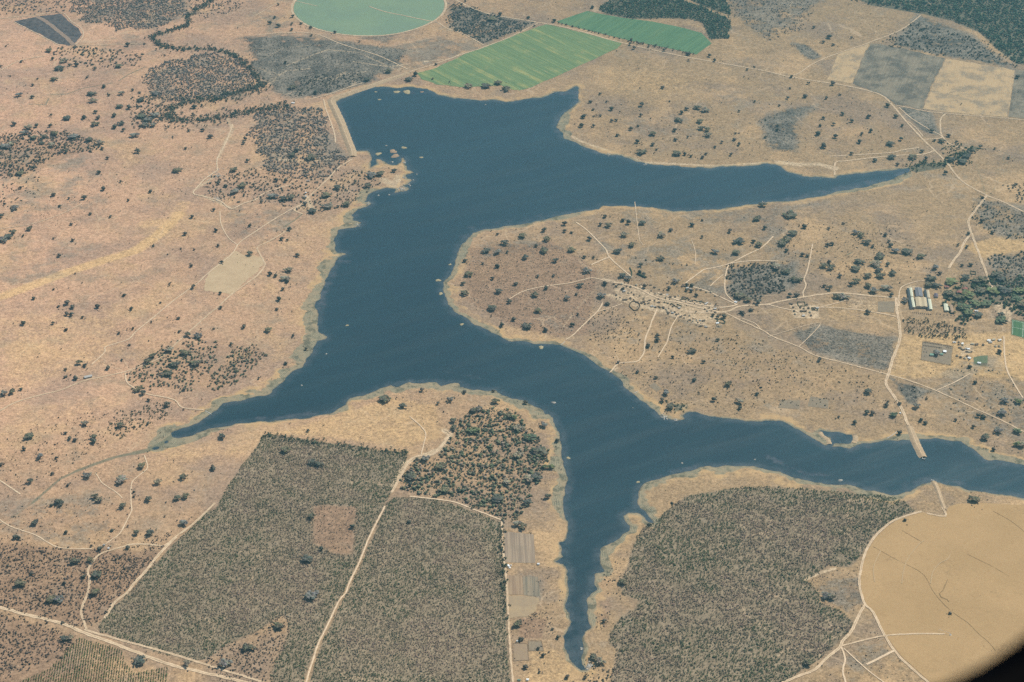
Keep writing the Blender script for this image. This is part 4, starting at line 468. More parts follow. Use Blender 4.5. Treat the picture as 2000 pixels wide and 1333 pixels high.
# ------------------------------------------------------------------ draped sheets and ribbons
def sheet(name, poly, mat, lift=.35, step=24.0, world=False, label=None, rough=0.0):
    pts = poly if world else P(poly)
    if rough: pts = roughen(pts, rough, 8.0)
    b = []
    n = len(pts)
    for i in range(n):
        (ax, ay), (bx, by) = pts[i], pts[(i+1) % n]; k = max(1, int(math.hypot(bx-ax, by-ay) / step))
        for j in range(k): b.append((ax+(bx-ax)*j/k, ay+(by-ay)*j/k))
    bx = [q[0] for q in b]; by = [q[1] for q in b]
    gx, gy = np.meshgrid(np.arange(min(bx)+step/2, max(bx), step), np.arange(min(by)+step/2, max(by), step)); gx = gx.ravel(); gy = gy.ravel()
    k = inpoly(b, gx, gy); gx, gy = gx[k], gy[k]
    vv = [Vector(q) for q in b] + [Vector((float(x), float(y))) for x, y in zip(gx, gy)]; nb_ = len(b)
    vo, _, fo, *_ = delaunay_2d_cdt(vv, [(i, (i+1) % nb_) for i in range(nb_)], [list(range(nb_))], 1, .01)
    me = bpy.data.meshes.new(name); zz = samp(HG, [v.x for v in vo], [v.y for v in vo]) + lift
    me.from_pydata([(v.x, v.y, float(z)) for v, z in zip(vo, zz)], [], fo); me.update()
    for p in me.polygons: p.use_smooth = True
    if me.polygons and me.polygons[0].normal.z < 0: me.flip_normals()
    o = link(name, me, mat); tag(o, label, None, kind='structure'); return o
ROADMASK = blank(40.)
def smooth_line(pts, step=9.0):
    out = []; n = len(pts)
    for i in range(n-1):
        p0 = pts[max(i-1, 0)]; p1 = pts[i]; p2 = pts[i+1]; p3 = pts[min(i+2, n-1)]; k = max(1, int(math.hypot(p2[0]-p1[0], p2[1]-p1[1]) / step))
        for j in range(k):
            t = j/k; q = []
            for a in (0, 1): q.append(.5*((2*p1[a]) + (-p0[a]+p2[a])*t + (2*p0[a]-5*p1[a]+4*p2[a]-p3[a])*t*t + (-p0[a]+3*p1[a]-3*p2[a]+p3[a])*t**3))
            out.append(tuple(q))
    out.append(pts[-1]); return out
def ribbon(name, pts, width, mat, lift=.45, world=False, label=None, vary=.22, sm_=True, kind='structure'):
    w = pts if world else P(pts)
    if sm_: w = smooth_line(w)
    w = np.array(w); d = np.gradient(w, axis=0); d /= np.maximum(np.hypot(d[:, 0], d[:, 1]), 1e-6)[:, None]; nrm = np.stack([-d[:, 1], d[:, 0]], 1)
    hw = width/2 * (1 + vary*_w(w[:, 0]*2.2, w[:, 1]*2.2)); hw2 = width/2 * (1 + vary*_w(w[:, 1]*2.7, w[:, 0]*2.1)); off = width*.12*_w(w[:, 0]*1.3, w[:, 1]*1.3)
    L = w + nrm*(hw+off)[:, None]; Rr = w - nrm*(hw2-off)[:, None]; n = len(w)
    VV = np.zeros((2*n, 3)); VV[0::2, :2] = L; VV[1::2, :2] = Rr; VV[:, 2] = np.maximum(samp(HG, VV[:, 0], VV[:, 1]), .02) + lift
    i = np.arange(n-1)*2; F = np.stack([i, i+1, i+3, i+2], 1)
    seg_dist(ROADMASK, [tuple(q) for q in w[::2]], 40.)
    cc_ = np.zeros((2*n, 3), np.float32); cc_[0::2, 0] = 1; o = link(name, np_mesh(name, VV, F, color=cc_), mat); tag(o, label, None, kind=kind); return o
def soil(name, a, b, grain=.5, size=9):
    m = NT(name); n1 = m.noise(size, 4, .65); n2 = m.noise(2.2, 2, .6, off=6)
    c = m.mix(m.step(n1, .3, .7), a, b); c = m.mix(1.0, c, m.add(1.0, m.mul(m.add(n2, -.5), grain)), 'MULTIPLY'); return m.done(c, .95, .1)
def ragged(name, a, b, grain, size, gap=0.0, rut=0.0):
    mm = soil(name, a, b, grain, size); t = mm.node_tree; M_ = NT.__new__(NT); M_.m = mm; M_.t = t; M_.pos = [q for q in t.nodes if q.type == 'NEW_GEOMETRY'][0].outputs['Position']
    _, u, _, _, _ = M_.attr('tint'); d = M_.mul(M_.math('MINIMUM', u, M_.math('SUBTRACT', 1.0, u)), 2.0); al = M_.step(M_.add(d, M_.mul(M_.add(M_.noise(9, 4, .75, off=13), -.5), 1.0)), -.08, .24)
    if gap: al = M_.mul(al, M_.step(M_.noise(55, 3, .6, off=17), .36-gap, .46-gap, .3, 1))
    if rut:
        bs = [q for q in t.nodes if q.type == 'BSDF_PRINCIPLED'][0]; c0 = bs.inputs['Base Color'].links[0].from_socket; c1 = M_.mix(M_.mul(M_.step(M_.math('ABSOLUTE', M_.add(u, -.5)), .06, .16, 1, 0), M_.step(M_.noise(20, 3, .7, off=29), .4, .6, .2, rut)), c0, (.24, .18, .11)); t.links.new(c1, bs.inputs['Base Color'])
    tr = t.nodes.new('ShaderNodeBsdfTransparent'); mx = t.nodes.new('ShaderNodeMixShader'); out = [q for q in t.nodes if q.type == 'OUTPUT_MATERIAL'][0]; src = out.inputs[0].links[0].from_socket
    M_.put(mx.inputs[0], al); t.links.new(tr.outputs[0], mx.inputs[1]); t.links.new(src, mx.inputs[2]); t.links.new(mx.outputs[0], out.inputs[0]); return mm
m_road = ragged('pale_dirt', (.50, .355, .22), (.655, .48, .31), .5, 14, 0, .8); m_crest = soil('crest_dirt', (.46, .32, .19), (.60, .43, .27), .4, 14)
m_path = ragged('footpath_dirt', (.52, .375, .24), (.67, .50, .33), .5, 7, .0, 0)
m_rut = soil('wheel_rut', (.40, .28, .155), (.44, .31, .175), .2)
m_line = ragged('dark_furrow_soil', (.20, .13, .06), (.28, .18, .085), .5, 9, .02, 0)
liftk = 0
RL = {'dirt_road': 'wide pale dirt road', 'dirt_track': 'pale dirt track', 'footpath': 'narrow beaten footpath', 'wheel_track': 'faint irrigation wheel track in the tan field'}
for name, pts, wd_ in ROADS:
    liftk += 1
    ribbon(name, pts, wd_ * (1.6 if name == 'wheel_track' else 1.15 if name == 'footpath' else 1.1), {'dirt_road': m_road, 'dirt_track': m_road, 'footpath': m_path, 'wheel_track': m_rut}[name], lift=.75 + liftk*.004, label=RL[name])
def ang(a, b):
    p, q = at(*a), at(*b); return math.atan2(q[1]-p[1], q[0]-p[0])
# crops
m = NT('irrigated_crop'); a = ang((1000,118), (1045,140)); st = m.stretched(a, 260, 5.5, 4, .6); s2 = m.stretched(a, 700, 26, 3, .6, 33); nn = m.noise(60, 4, .6); nf = m.noise(4, 3, .7)
c = m.mix(m.step(st, .35, .68), (.120, .185, .085), (.190, .245, .105)); c = m.mix(m.step(m.add(s2, m.mul(m.add(nn, -.5), .5)), .50, .74, 0, .75), c, (.36, .33, .125)); c = m.mix(m.step(m.add(nn, m.mul(m.add(st, -.5), .5)), .64, .78, 0, .7), c, (.33, .26, .14)); c = m.mix(1.0, c, m.add(.8, m.mul(nf, .4)), 'MULTIPLY'); m_crop = m.done(c, .9, .1)
sheet('crop_field', BIGFIELD, m_crop, .35, label='large green striped crop field beside the dam', rough=3)
m = NT('strip_crop'); a = ang((1187,72), (1225,47)); st = m.stretched(a, 180, 7, 4, .6); s2 = m.stretched(a, 400, 34, 3, .6, 12); nf = m.noise(4, 3, .7)
c = m.mix(m.step(st, .3, .7), (.075, .155, .080), (.120, .205, .098)); c = m.mix(m.step(s2, .52, .74, 0, .6), c, (.16, .22, .10)); c = m.mix(1.0, c, m.add(.8, m.mul(nf, .4)), 'MULTIPLY'); m_crop2 = m.done(c, .9, .1)
sheet('crop_field', STRIPFIELD, m_crop2, .35, label='narrow green crop strip above the road')
cx, cy = at(721, 14); ex, ey = at(574, 14); r_p = abs(ex - cx)
circ = [(cx + r_p*math.cos(t), cy + r_p*math.sin(t)) for t in np.linspace(0, 2*math.pi, 96, endpoint=False)]
m = NT('pivot_crop'); n1 = m.noise(130, 4, .6); n2 = m.noise(12, 4, .7); n3 = m.stretched(.3, 200, 6, 3, .6)
c = m.mix(m.step(n1, .35, .65), (.185, .250, .165), (.205, .27, .165)); c = m.mix(m.step(n2, .6, .8, 0, .5), c, (.20, .28, .13)); c = m.mix(m.step(n3, .5, .75, 0, .35), c, (.17, .27, .125)); c = m.mix(1.0, c, m.add(.85, m.mul(m.noise(4, 2, .6), .3)), 'MULTIPLY'); m_piv = m.done(c, .9, .1)
sheet('crop_field', circ, m_piv, .35, world=True, label='round green irrigated field at the top')
ring = [(cx + (r_p+6)*math.cos(t), cy + (r_p+6)*math.sin(t)) for t in np.linspace(0, 2*math.pi, 97)]
ribbon('dirt_track', ring, 9, m_road, .9, world=True, label='pale track ringing the round green field', sm_=False)
ribbon('dirt_track', [(721,15),(750,24),(800,35),(857,47)], 5, m_road, .95, label='straight pale track to the centre of the round field')
m = NT('harvested_field'); a = ang((1707,1070), (1770,1105)); st = m.stretched(a, 90, 1.6, 3, .6); n1 = m.noise(150, 4, .6); n2 = m.noise(3, 3, .7); n4 = m.noise(14, 4, .7, off=12)
c = m.mix(m.step(n1, .3, .7), (.365, .232, .108), (.412, .262, .124)); c = m.mix(m.step(n4, .52, .7, 0, .35), c, (.30, .19, .085)); c = m.mix(m.mul(m.step(m.noise(170, 4, .65, off=7), .55, .66), m.step(m.noise(6, 3, .75, off=91), .52, .62)), c, (.27, .17, .08)); c = m.mix(m.step(st, .5, .75, 0, .25), c, (.33, .23, .12)); c = m.mix(1.0, c, m.add(.7, m.mul(n2, .6)), 'MULTIPLY'); m_tan = m.done(c, .95, .1)
sheet('harvested_field', TANFIELD, m_tan, .35, label='large smooth tan harvested circle at the lower right')
for L_ in DARKLINES: ribbon('furrow_line', L_, .9, m_line, .9, label='thin dark furrow across the tan circle', vary=.5)
ribbon('furrow_line', GULLY, 2.4, m_line, .9, label='crooked dark gully in the tan circle', vary=.8)
m = NT('stubble'); n1 = m.noise(60, 4, .6); n2 = m.noise(7, 4, .7); st = m.stretched(ang((1682,120), (1664,165)), 120, 4, 3)
c = m.mix(m.step(n1, .4, .66), (.47, .32, .17), (.37, .26, .15)); c = m.mix(m.step(m.add(n1, m.mul(m.add(n2, -.5), .8)), .50, .66, 0, .7), c, (.23, .18, .125)); c = m.mix(1.0, c, m.add(.8, m.mul(st, .4)), 'MULTIPLY'); m_stub = m.done(c)
sheet('fallow_plot', PALEPLOT, m_stub, .30, label='narrow pale plot beside dark plot', rough=2.5); sheet('fallow_plot', TANPLOT, m_stub, .32, label='wide tan fallow plot in the upper right', rough=4)
m = NT('dark_fallow'); n1 = m.noise(70, 4, .65); n2 = m.noise(9, 4, .7, off=3); st = m.stretched(ang((1822,165), (1800,215)), 120, 3.5, 3)
c = m.mix(m.step(n1, .38, .62), (.115, .100, .076), (.235, .190, .130)); c = m.mix(m.step(n2, .54, .70, 0, .7), c, (.30, .235, .16)); c = m.mix(1.0, c, m.add(.5, m.mul(st, 1.0)), 'MULTIPLY'); m_dark = m.done(c)
sheet('fallow_plot', DARKPLOT, m_dark, .31, label='dark burnt plot in the upper right', rough=5); sheet('fallow_plot', [(1984,140),(2080,145),(2080,240),(1969,230),(1977,180)], m_dark, .31, label='dark plot at right margin')
sheet('burnt_plot', CHARRED, soil('charred_ground', (.060, .056, .060), (.135, .115, .105), .7, 16), .32, label='charred dark plot at the upper left', rough=3)
ribbon('dirt_track', [(72,34),(90,44),(110,60),(130,77),(145,91)], 17, soil('unburnt_strip', (.26, .18, .13), (.31, .22, .16)), .55, label='unburnt pale strip through charred plot')
sheet('pale_plot', PALE_W, soil('pale_worn_grass', (.43, .305, .18), (.50, .36, .215), .5, 26), .30, label='pale bare plot between two paths', rough=7)
def ploughed(name, a, b, ang_, w):
    m = NT(name); st = m.stretched(ang_, 150, w, 2, .5); n1 = m.noise(30, 4, .6); c = m.mix(m.step(st, .4, .6), a, b); c = m.mix(m.step(n1, .5, .72, 0, .35), c, (.20, .16, .11)); return m.done(c)
av = ang((1010,1100), (1008,1042))
sheet('ploughed_plot', PLOUGH1, ploughed('ploughed_soil', (.235, .175, .125), (.33, .245, .165), av, 3.2), .31, label='grey brown ploughed plot beside plantation')
mp2 = ploughed('ploughed_soil_brown', (.245, .165, .105), (.33, .23, .14), av, 3.0); sheet('ploughed_plot', PLOUGH2, mp2, .32, label='small brown ploughed plot')
sheet('ploughed_plot', PLOUGH3, ploughed('ploughed_soil_grey', (.17, .145, .105), (.27, .21, .14), av, 3.0), .315, label='grey mottled ploughed plot'); sheet('ploughed_plot', PLOUGH4, soil('sandy_plot', (.38, .27, .15), (.30, .22, .14), .4, 45), .305, label='sandy open plot under ploughed strips', rough=3)
m_yard = soil('yard_grass', (.21, .165, .115), (.26, .20, .13), .5, 12)
sheet('yard', [(1802,669),(1860,680),(1856,716),(1799,705)], m_yard, .30, label='grey fenced yard of the hut rows'); sheet('garden_plot', [(1268,755),(1278,748),(1292,761),(1282,766)], m_yard, .34, label='grey garden plot above shore'); sheet('garden_plot', [(1583,776),(1618,783),(1617,800),(1577,795)], m_yard, .34, label='dark garden plot on the slope'); sheet('garden_plot', [(1524,783),(1563,784),(1561,800),(1520,798)], m_yard, .33, label='pale brown garden plot on slope'); sheet('garden_plot', [(1715,590),(1748,590),(1746,612),(1714,610)], m_yard, .33, label='square brown plot by the farm road'); sheet('garden_plot', [(1398,637),(1411,636),(1409,643),(1397,643)], m_yard, .34, label='small plot under village'); sheet('garden_plot', [(1005,1257),(1030,1259),(1033,1290),(1004,1292)], soil('paddock', (.30,.215,.13), (.27,.19,.125)), .33, label='small paddock beside the track'); sheet('garden_plot', [(1032,1254),(1057,1254),(1061,1272),(1033,1272)], m_yard, .34, label='grey paddock near narrow arm')
sheet('lawn', [(1901,701),(1914,698),(1929,697),(1928,712),(1903,713)], soil('dull_lawn', (.10, .135, .075), (.14, .16, .09)), .33, label='dull green enclosure in town')
m = NT('pitch_turf'); st = m.stretched(ang((1976,627), (1975,657)), 300, 9, 1); c = m.mix(m.step(st, .45, .55), (.060, .125, .055), (.075, .145, .062)); m_turf = m.done(c)
sheet('sports_pitch', PITCH_G, m_turf, .35, label='green sports pitch at the right margin')
wl = soil('pitch_line', (.5, .52, .42), (.6, .6, .5)); mid = lambda a, b, t: (a[0]+(b[0]-a[0])*t, a[1]+(b[1]-a[1])*t)
for a, b in (((1978,629),(1977,656)), ((1978,629),(2024,640)), ((1998,633),(1997,661)), ((1977,642),(2024,653))): ribbon('pitch_marking', [a, b], .9, wl, .4, label='faint white pitch line', vary=0)
# ------------------------------------------------------------------ vegetation
m = NT('foliage'); cc, _, _, _, _ = m.attr('tint'); m_fol = m.done(cc, .85, .12)
m = NT('crown_leaves'); cc, _, _, _, _ = m.attr('tint'); oi = m.n('ShaderNodeObjectInfo').outputs['Random']
c = m.mix(1.0, cc, m.mix(m.step(oi, 0, 1), (.80, .86, .95), (1.25, 1.15, .95)), 'MULTIPLY'); m_crown = m.done(c, .85, .12)
m = NT('bark'); m_bark = m.done(m.mix(m.noise(.6), (.10, .078, .06), (.20, .165, .13)))
PHI = (1 + 5**.5)/2
ICO_V = np.array([(-1,PHI,0),(1,PHI,0),(-1,-PHI,0),(1,-PHI,0),(0,-1,PHI),(0,1,PHI),(0,-1,-PHI),(0,1,-PHI),(PHI,0,-1),(PHI,0,1),(-PHI,0,-1),(-PHI,0,1)], float); ICO_V /= np.linalg.norm(ICO_V[0])
ICO_F = np.array([(0,11,5),(0,5,1),(0,1,7),(0,7,10),(0,10,11),(1,5,9),(5,11,4),(11,10,2),(10,7,6),(7,1,8),(3,9,4),(3,4,2),(3,2,6),(3,6,8),(3,8,9),(4,9,5),(2,4,11),(6,2,10),(8,6,7),(9,8,1)])
OCT_V = np.array([(1,0,0),(-1,0,0),(0,1,0),(0,-1,0),(0,0,1),(0,0,-1)], float); OCT_F = np.array([(0,2,4),(2,1,4),(1,3,4),(3,0,4),(2,0,5),(1,2,5),(3,1,5),(0,3,5)])
def tube_np(a, b, ra, rb, k=5):
    a = np.array(a, float); b = np.array(b, float); d = b-a; d /= np.linalg.norm(d); u = np.cross(d, (0.3, .2, 1.)); u /= np.linalg.norm(u) if np.linalg.norm(u) > 1e-6 else 1; v = np.cross(d, u)
    t = np.arange(k)/k*2*math.pi; c = np.cos(t)[:, None]*u + np.sin(t)[:, None]*v
    return np.vstack([a + c*ra, b + c*rb]), [(i, (i+1) % k, k+(i+1) % k, k+i) for i in range(k)]
def make_crown(seed, flat=.62, lobes=7, clumps=60, tone='dark'):
    """unit crown: width about 1, made of many leaf clumps spread over uneven lobes"""
    g = np.random.default_rng(seed); Vs, Fs, Cs = [], [], []; nv = 0
    cents = [np.array([0, 0, .42])] + [np.array([math.cos(a)*r, math.sin(a)*r, .34 + g.uniform(-.08, .12)]) for a, r in zip(np.linspace(0, 6.28, lobes, endpoint=False) + g.uniform(-.4, .4, lobes), g.uniform(.12, .28, lobes))]
    base = {'dark': (.110, .105, .074), 'green': (.112, .128, .070), 'grey': (.185, .165, .130), 'brown': (.20, .155, .115)}[tone]
    for k in range(clumps):
        c = cents[g.integers(len(cents))]; rad = g.uniform(.12, .22); d = g.normal(size=3); d /= np.linalg.norm(d); d[2] = abs(d[2])*.8 + d[2]*.2
        p = c + d*rad*np.array([1, 1, flat]); s = g.uniform(.055, .12) * np.array([g.uniform(.8, 1.3), g.uniform(.8, 1.3), g.uniform(.5, .9)])
        v = ICO_V * s * g.uniform(.7, 1.25, (12, 1)) + p; Vs.append(v); Fs.append(ICO_F + nv); nv += 12
        br = g.uniform(.65, 1.5); Cs.append(np.tile(np.array(base) * br * g.uniform(.9, 1.12, 3), (12, 1)))
    return np.vstack(Vs), np.vstack(Fs), np.vstack(Cs)
CROWNS = {}
for tone, seeds in (('dark', range(7)), ('green', range(20, 22)), ('grey', range(30, 33)), ('brown', range(40, 42))):
    CROWNS[tone] = []
    for s in seeds:
        v, f, c = make_crown(s, g_flat := .5 + (s % 3)*.1, 5 + s % 4, 64 if tone != 'brown' else 44, tone); CROWNS[tone].append(np_mesh('crown', v, f, color=c)); CROWNS[tone][-1].materials.append(m_crown)
TRUNKS = []
for s in range(3):
    g = np.random.default_rng(s+100); Vs, Fs = [], []; nv = 0
    for a, b, ra, rb in [((0,0,-.03),(.02,.01,.2),.035,.026)] + [((.02,.01,.19),(math.cos(t)*.2, math.sin(t)*.2, .36),.018,.008) for t in g.uniform(0, 6.28, 4)]:
        v, f = tube_np(a, b, ra, rb); Vs.append(v); Fs += [tuple(i+nv for i in q) for q in f]; nv += len(v)
    me = np_mesh('trunk', np.vstack(Vs), np.array(Fs)); me.materials.append(m_bark); TRUNKS.append(me)
trees = []
for (ox, oy), L_ in T.items():
    for x, y, w in L_:
        px, py = ox + x/4, oy + y/4
        if px > 2015 or py > 1345: continue
        trees.append((px, py, w/4))
# photo points mark the crown's middle; the foot stands a little nearer the viewer
trees.sort(key=lambda t: -t[2]); big, small = trees[:300], trees[300:]
def tone_of(px, py, k):
    g = random.Random(int(px*31 + py*17)); r = g.random()
    if 1840 < px < 2000 and 540 < py < 665: return 'green' if r < .6 else 'dark'
    if px > 900 and 780 < py < 960: return ['dark', 'grey', 'green', 'grey'][g.randrange(4)]
    if px < 560 and py < 430: return 'grey' if r < .45 else 'dark'
    if py > 1000 and px < 500: return 'grey' if r < .4 else 'dark'
    return 'grey' if r < .25 else 'dark'
groups = {}
for t in big:
    d = min(range(len(ANCHORS)), key=lambda i: (ANCHORS[i][0]-t[0])**2 + ((ANCHORS[i][1]-t[1])*1.4)**2); groups.setdefault(d, []).append(t)
SPREAD = {'dark': 'dark', 'green': 'green', 'grey': 'grey-green', 'brown': 'brown'}
for gi, lst in groups.items():
    lst.sort(key=lambda t: t[0]); ph = ANCHORS[gi][2]
    for k, (px, py, w) in enumerate(lst):
        s = mpp(px, py); W = w * s * 1.08; x, y = at(px, py); H = W * random.uniform(.5, .68); H = min(H, 12); y -= H*.15
        z = h1(x, y)
        if z < .05: z = .05
        tn = tone_of(px, py, k); root = link('tree', None); root.location = (x, y, z); root.empty_display_size = 4
        rz = random.uniform(0, 6.28); sc = (W*random.uniform(.92, 1.1), W*random.uniform(.9, 1.25), H/.62)
        cr = link('crown', random.choice(CROWNS[tn]), parent=root); cr.scale = sc; cr.rotation_euler = (0, 0, rz)
        tr = link('trunk', random.choice(TRUNKS), parent=root); tr.scale = (W, W, H/.62); tr.rotation_euler = (0, 0, rz)
        sz = 'small' if w < 11 else 'broad' if w > 20 else 'medium' if w < 15 else 'large'
        where = '' if len(lst) == 1 else ', ' + ordl(k) + ' there'
        tag(root, f'{sz} {SPREAD[tn]} tree {ph}{where}', 'tree', 'savanna trees around the lake')
# ---- masses of small trees: one mesh per mass
PAL = {'dot': [(.035,.036,.026),(.050,.046,.034),(.065,.055,.040)], 'hedge': [(.075,.088,.05),(.10,.105,.065),(.065,.075,.045)], 'bare': [(.200,.165,.140),(.160,.140,.120),(.24,.195,.16),(.120,.120,.095)], 'mixed': [(.085,.092,.062),(.11,.108,.078),(.16,.13,.10),(.075,.078,.058)], 'rich': [(.105,.125,.070),(.140,.145,.082),(.185,.160,.10),(.24,.185,.135),(.085,.098,.065)], 'dark': [(.070,.074,.054),(.09,.088,.066),(.12,.10,.075)], 'olive': [(.12,.115,.062),(.09,.092,.055),(.15,.135,.085)],
 'brown': [(.10,.078,.058),(.14,.105,.08),(.065,.062,.045),(.17,.125,.095)], 'creek': [(.062,.075,.046),(.085,.092,.062),(.10,.09,.065)], 'green': [(.048,.072,.034),(.062,.088,.042),(.04,.058,.034)], 'bluegreen': [(.050,.070,.052),(.07,.08,.065),(.10,.095,.085)], 'plant': [(.150,.135,.080),(.175,.152,.092),(.125,.118,.070),(.205,.168,.108),(.24,.19,.13)], 'pine': [(.045,.078,.044),(.060,.095,.052),(.072,.10,.058)], 'crop': [(.06,.105,.032),(.08,.125,.040),(.065,.095,.034)]}
def scatter_mesh(x, y, size, pal, aspect=1.0, lean=0.0, tufts=3, tall=.9, stems=False, z=None, zone=None):
    """x, y, crown widths -> vertices, faces, colours for n trees made of a few ragged tufts each"""
    n = len(x); z = samp(HG, x, y) if z is None else z; pal = np.array(pal); ci = rng.integers(0, len(pal), n); col = pal[ci] * (rng.uniform(.75, 1.3, (n, 1)) if zone is None else rng.uniform(.88, 1.14, (n, 1))); col = col if zone is None else col * (1 + np.outer(np.clip(zone(x, y), -1, 1), (-.42, -.20, -.38))); Vs, Fs, Cs = [], [], []; nv = 0
    for k in range(tufts):
        a = rng.uniform(0, 6.28, n); r = rng.uniform(.05, .3, n) * size * (k > 0); s = size * rng.uniform(.26, .44, n) * (1.15 if k == 0 else .85); hz = size * tall * rng.uniform(.45, .85, n)
        c = np.stack([x + r*np.cos(a), y + r*np.sin(a), z + hz], 1); sc = np.stack([s*rng.uniform(.8, 1.25, n), s*rng.uniform(.8, 1.25, n), s*tall*rng.uniform(.7, 1.3, n)], 1)
        rot = rng.uniform(0, 6.28, n); cr, sr = np.cos(rot), np.sin(rot)
        v = OCT_V[None] * sc[:, None, :] * rng.uniform(.6, 1.35, (n, 6, 1)); vx = v[..., 0]*cr[:, None] - v[..., 1]*sr[:, None]; vy = v[..., 0]*sr[:, None] + v[..., 1]*cr[:, None]
        v = np.stack([vx, vy, v[..., 2]], 2) + c[:, None, :]
        Vs.append(v.reshape(-1, 3)); Fs.append((OCT_F[None] + (np.arange(n)*6)[:, None, None] + nv).reshape(-1, 3)); nv += n*6
        Cs.append(np.repeat(col * rng.uniform(.8, 1.25, (n, 1)), 6, 0))
    if stems:
        sel = np.arange(n); w = size*.045; top = size*tall*.7; a = rng.uniform(0, 3.14, n); dx, dy = np.cos(a)*w, np.sin(a)*w
        tri = np.stack([np.stack([x-dx, y-dy, z-.2], 1), np.stack([x+dx, y+dy, z-.2], 1), np.stack([x+dy, y-dx, z-.2], 1), np.stack([x, y, z+top], 1)], 1).reshape(-1, 3)
        Vs.append(tri); b = sel[:, None]*4 + nv; Fs.append(np.vstack([b+[0, 1, 3], b+[1, 2, 3], b+[2, 0, 3]])); nv += 4*n; Cs.append(np.tile((.20, .17, .14), (4*n, 1)))
    return np.vstack(Vs), np.vstack(Fs), np.vstack(Cs)
pn = wob(4, 160, 77); pn2 = wob(4, 60, 78)
ROUGH = 4.0
def fill(poly, per_ha, holes=(), clump=.5, road=4.0, jitter=True, world=False, wset=(pn, pn2)):
    w = poly if world else P(poly); w = roughen(w, ROUGH, 15.0); a = np.array(w); lo, hi = a.min(0), a.max(0); area = (hi-lo).prod()/1e4; n = int(area*per_ha*1.0)
    x = rng.uniform(lo[0], hi[0], n); y = rng.uniform(lo[1], hi[1], n); k = inpoly(w, x, y)
    for h in holes: k &= ~inpoly(roughen(P(h), 3, 12), x, y)
    k &= (samp(SD, x, y) > 5) & (samp(ROADMASK, x, y) > road)
    d = .5 + .5*(.6*wset[0](x, y) + .5*wset[1](x, y)); k &= rng.uniform(0, 1, n) < np.clip(1 - clump + clump*2*np.clip(d, 0, 1), 0, 1)
    k &= (y < 7880) & (y > 3250) & (np.abs(x) < 2440)
    return x[k], y[k]
def mass(name, parts, label, cat, group=None, mat=m_fol):
    V_, F_, C_ = [], [], []; nv = 0
    for v, f, c in parts: V_.append(v); F_.append(f + nv); C_.append(c); nv += len(v)
    me = np_mesh(name, np.vstack(V_), np.vstack(F_), color=np.vstack(C_)); o = link(name, me, mat); tag(o, label, cat, group, 'stuff'); return o
def plant(poly, per_ha, lo, hi, pal, holes=(), clump=.3, **kw):
    rd = kw.pop('road', 4.0); x, y = fill(poly, per_ha, holes, clump, rd); return scatter_mesh(x, y, rng.uniform(lo, hi, len(x)), PAL[pal], **kw)
_pz = wob(4, 330, 61); _pz2 = wob(4, 70, 62)
SP = {k_: sdf([P(q_)], 90.) for k_, q_ in (('a', P1), ('b', P2), ('c', P3))}
def pz(x, y): d = np.minimum(np.minimum(np.abs(samp(SP['a'], x, y)), np.abs(samp(SP['b'], x, y))), np.abs(samp(SP['c'], x, y))); return 1.6*_pz(x, y) + .9*_pz2(x, y) + .9*np.clip(1 - d/55, 0, 1) - .15
mass('plantation', [plant(P1, 720, 2.5, 4.0, 'plant', [CLEAR1], .5, tufts=2, tall=.78, stems=True, zone=pz)], 'large grey-green tree plantation with square clearing, left of the diagonal ride', 'plantation')
mass('plantation', [plant(P2, 720, 2.5, 4.0, 'plant', [], .5, tufts=2, tall=.78, stems=True, zone=pz)], 'grey-green tree plantation between the diagonal ride and ploughed plots', 'plantation')
mass('plantation', [plant(P3, 620, 2.6, 4.8, 'plant', [], .8, tufts=2, tall=.82, stems=True, zone=pz)], 'patchy tree plantation between narrow lake arm and tan circle', 'plantation')
mass('plantation', [plant(DARK_N1, 190, 6, 9, 'pine', [], .15, tufts=2, tall=1.2), plant(DARK_N2, 190, 6, 9, 'pine', [], .15, tufts=2, tall=1.2)], 'dark evergreen plantation at the top above green strip', 'plantation')
mass('forest', [plant(FARFOREST, 110, 8, 13, 'pine', [], .35, tufts=2, tall=.9)], 'dark hazy green forest in the far upper right', 'forest')
ROUGH = 16.0
zl = {}
for nm_, poly, dens, (lo, hi), pal in ZONES: zl.setdefault(nm_, []).append(plant(poly, dens*1.15, lo if pal != 'dark' or nm_ != 'scrub' else lo*1.15, hi if pal != 'dark' or nm_ != 'scrub' else hi*1.2, 'dot' if (pal == 'dark' and nm_ == 'scrub') else pal, [], .95, road=3.0, tufts=4 if hi > 7 else 3 if hi > 5 else 2, tall=.5, stems=False))
zl['woodland'].append(plant(W1, 170, 3, 6, 'rich', [], .6, road=3.0, tufts=3, tall=.5))
# creek-side belts
def belt(pts, half, per, lo, hi, pal):
    w = smooth_line(P(pts), 20.); a = np.array(w); n = int(len(a)*20*2*half/1e4*per); i = rng.integers(0, len(a), n); x = a[i, 0] + rng.normal(0, half*.55, n); y = a[i, 1] + rng.normal(0, half*.75, n) ; k = (samp(SD, x, y) > 3) & (y < 7880) & (rng.uniform(0, 1, n) < np.clip(.85 + .5*pn2(x, y) + .2*pn(x, y), .25, 1))
    return scatter_mesh(x[k], y[k], rng.uniform(lo, hi, k.sum()), PAL[pal], tufts=3, tall=.8)
zl['woodland'] += [belt(CREEK1, 13, 260, 5, 11, 'creek'), belt(CREEK1, 30, 40, 5, 10, 'mixed'), belt(CREEK2, 22, 220, 5, 11, 'creek'), belt(CREEK2, 50, 60, 5, 10, 'mixed'), belt(CREEK3, 20, 150, 6, 11, 'green'), belt(SWBED, 9, 40, 2, 4.5, 'dark')]
for pts, half, sz, pl, dn in HEDGEROWS: zl['woodland'].append(belt(pts, half, dn, sz, sz*1.6, pl))
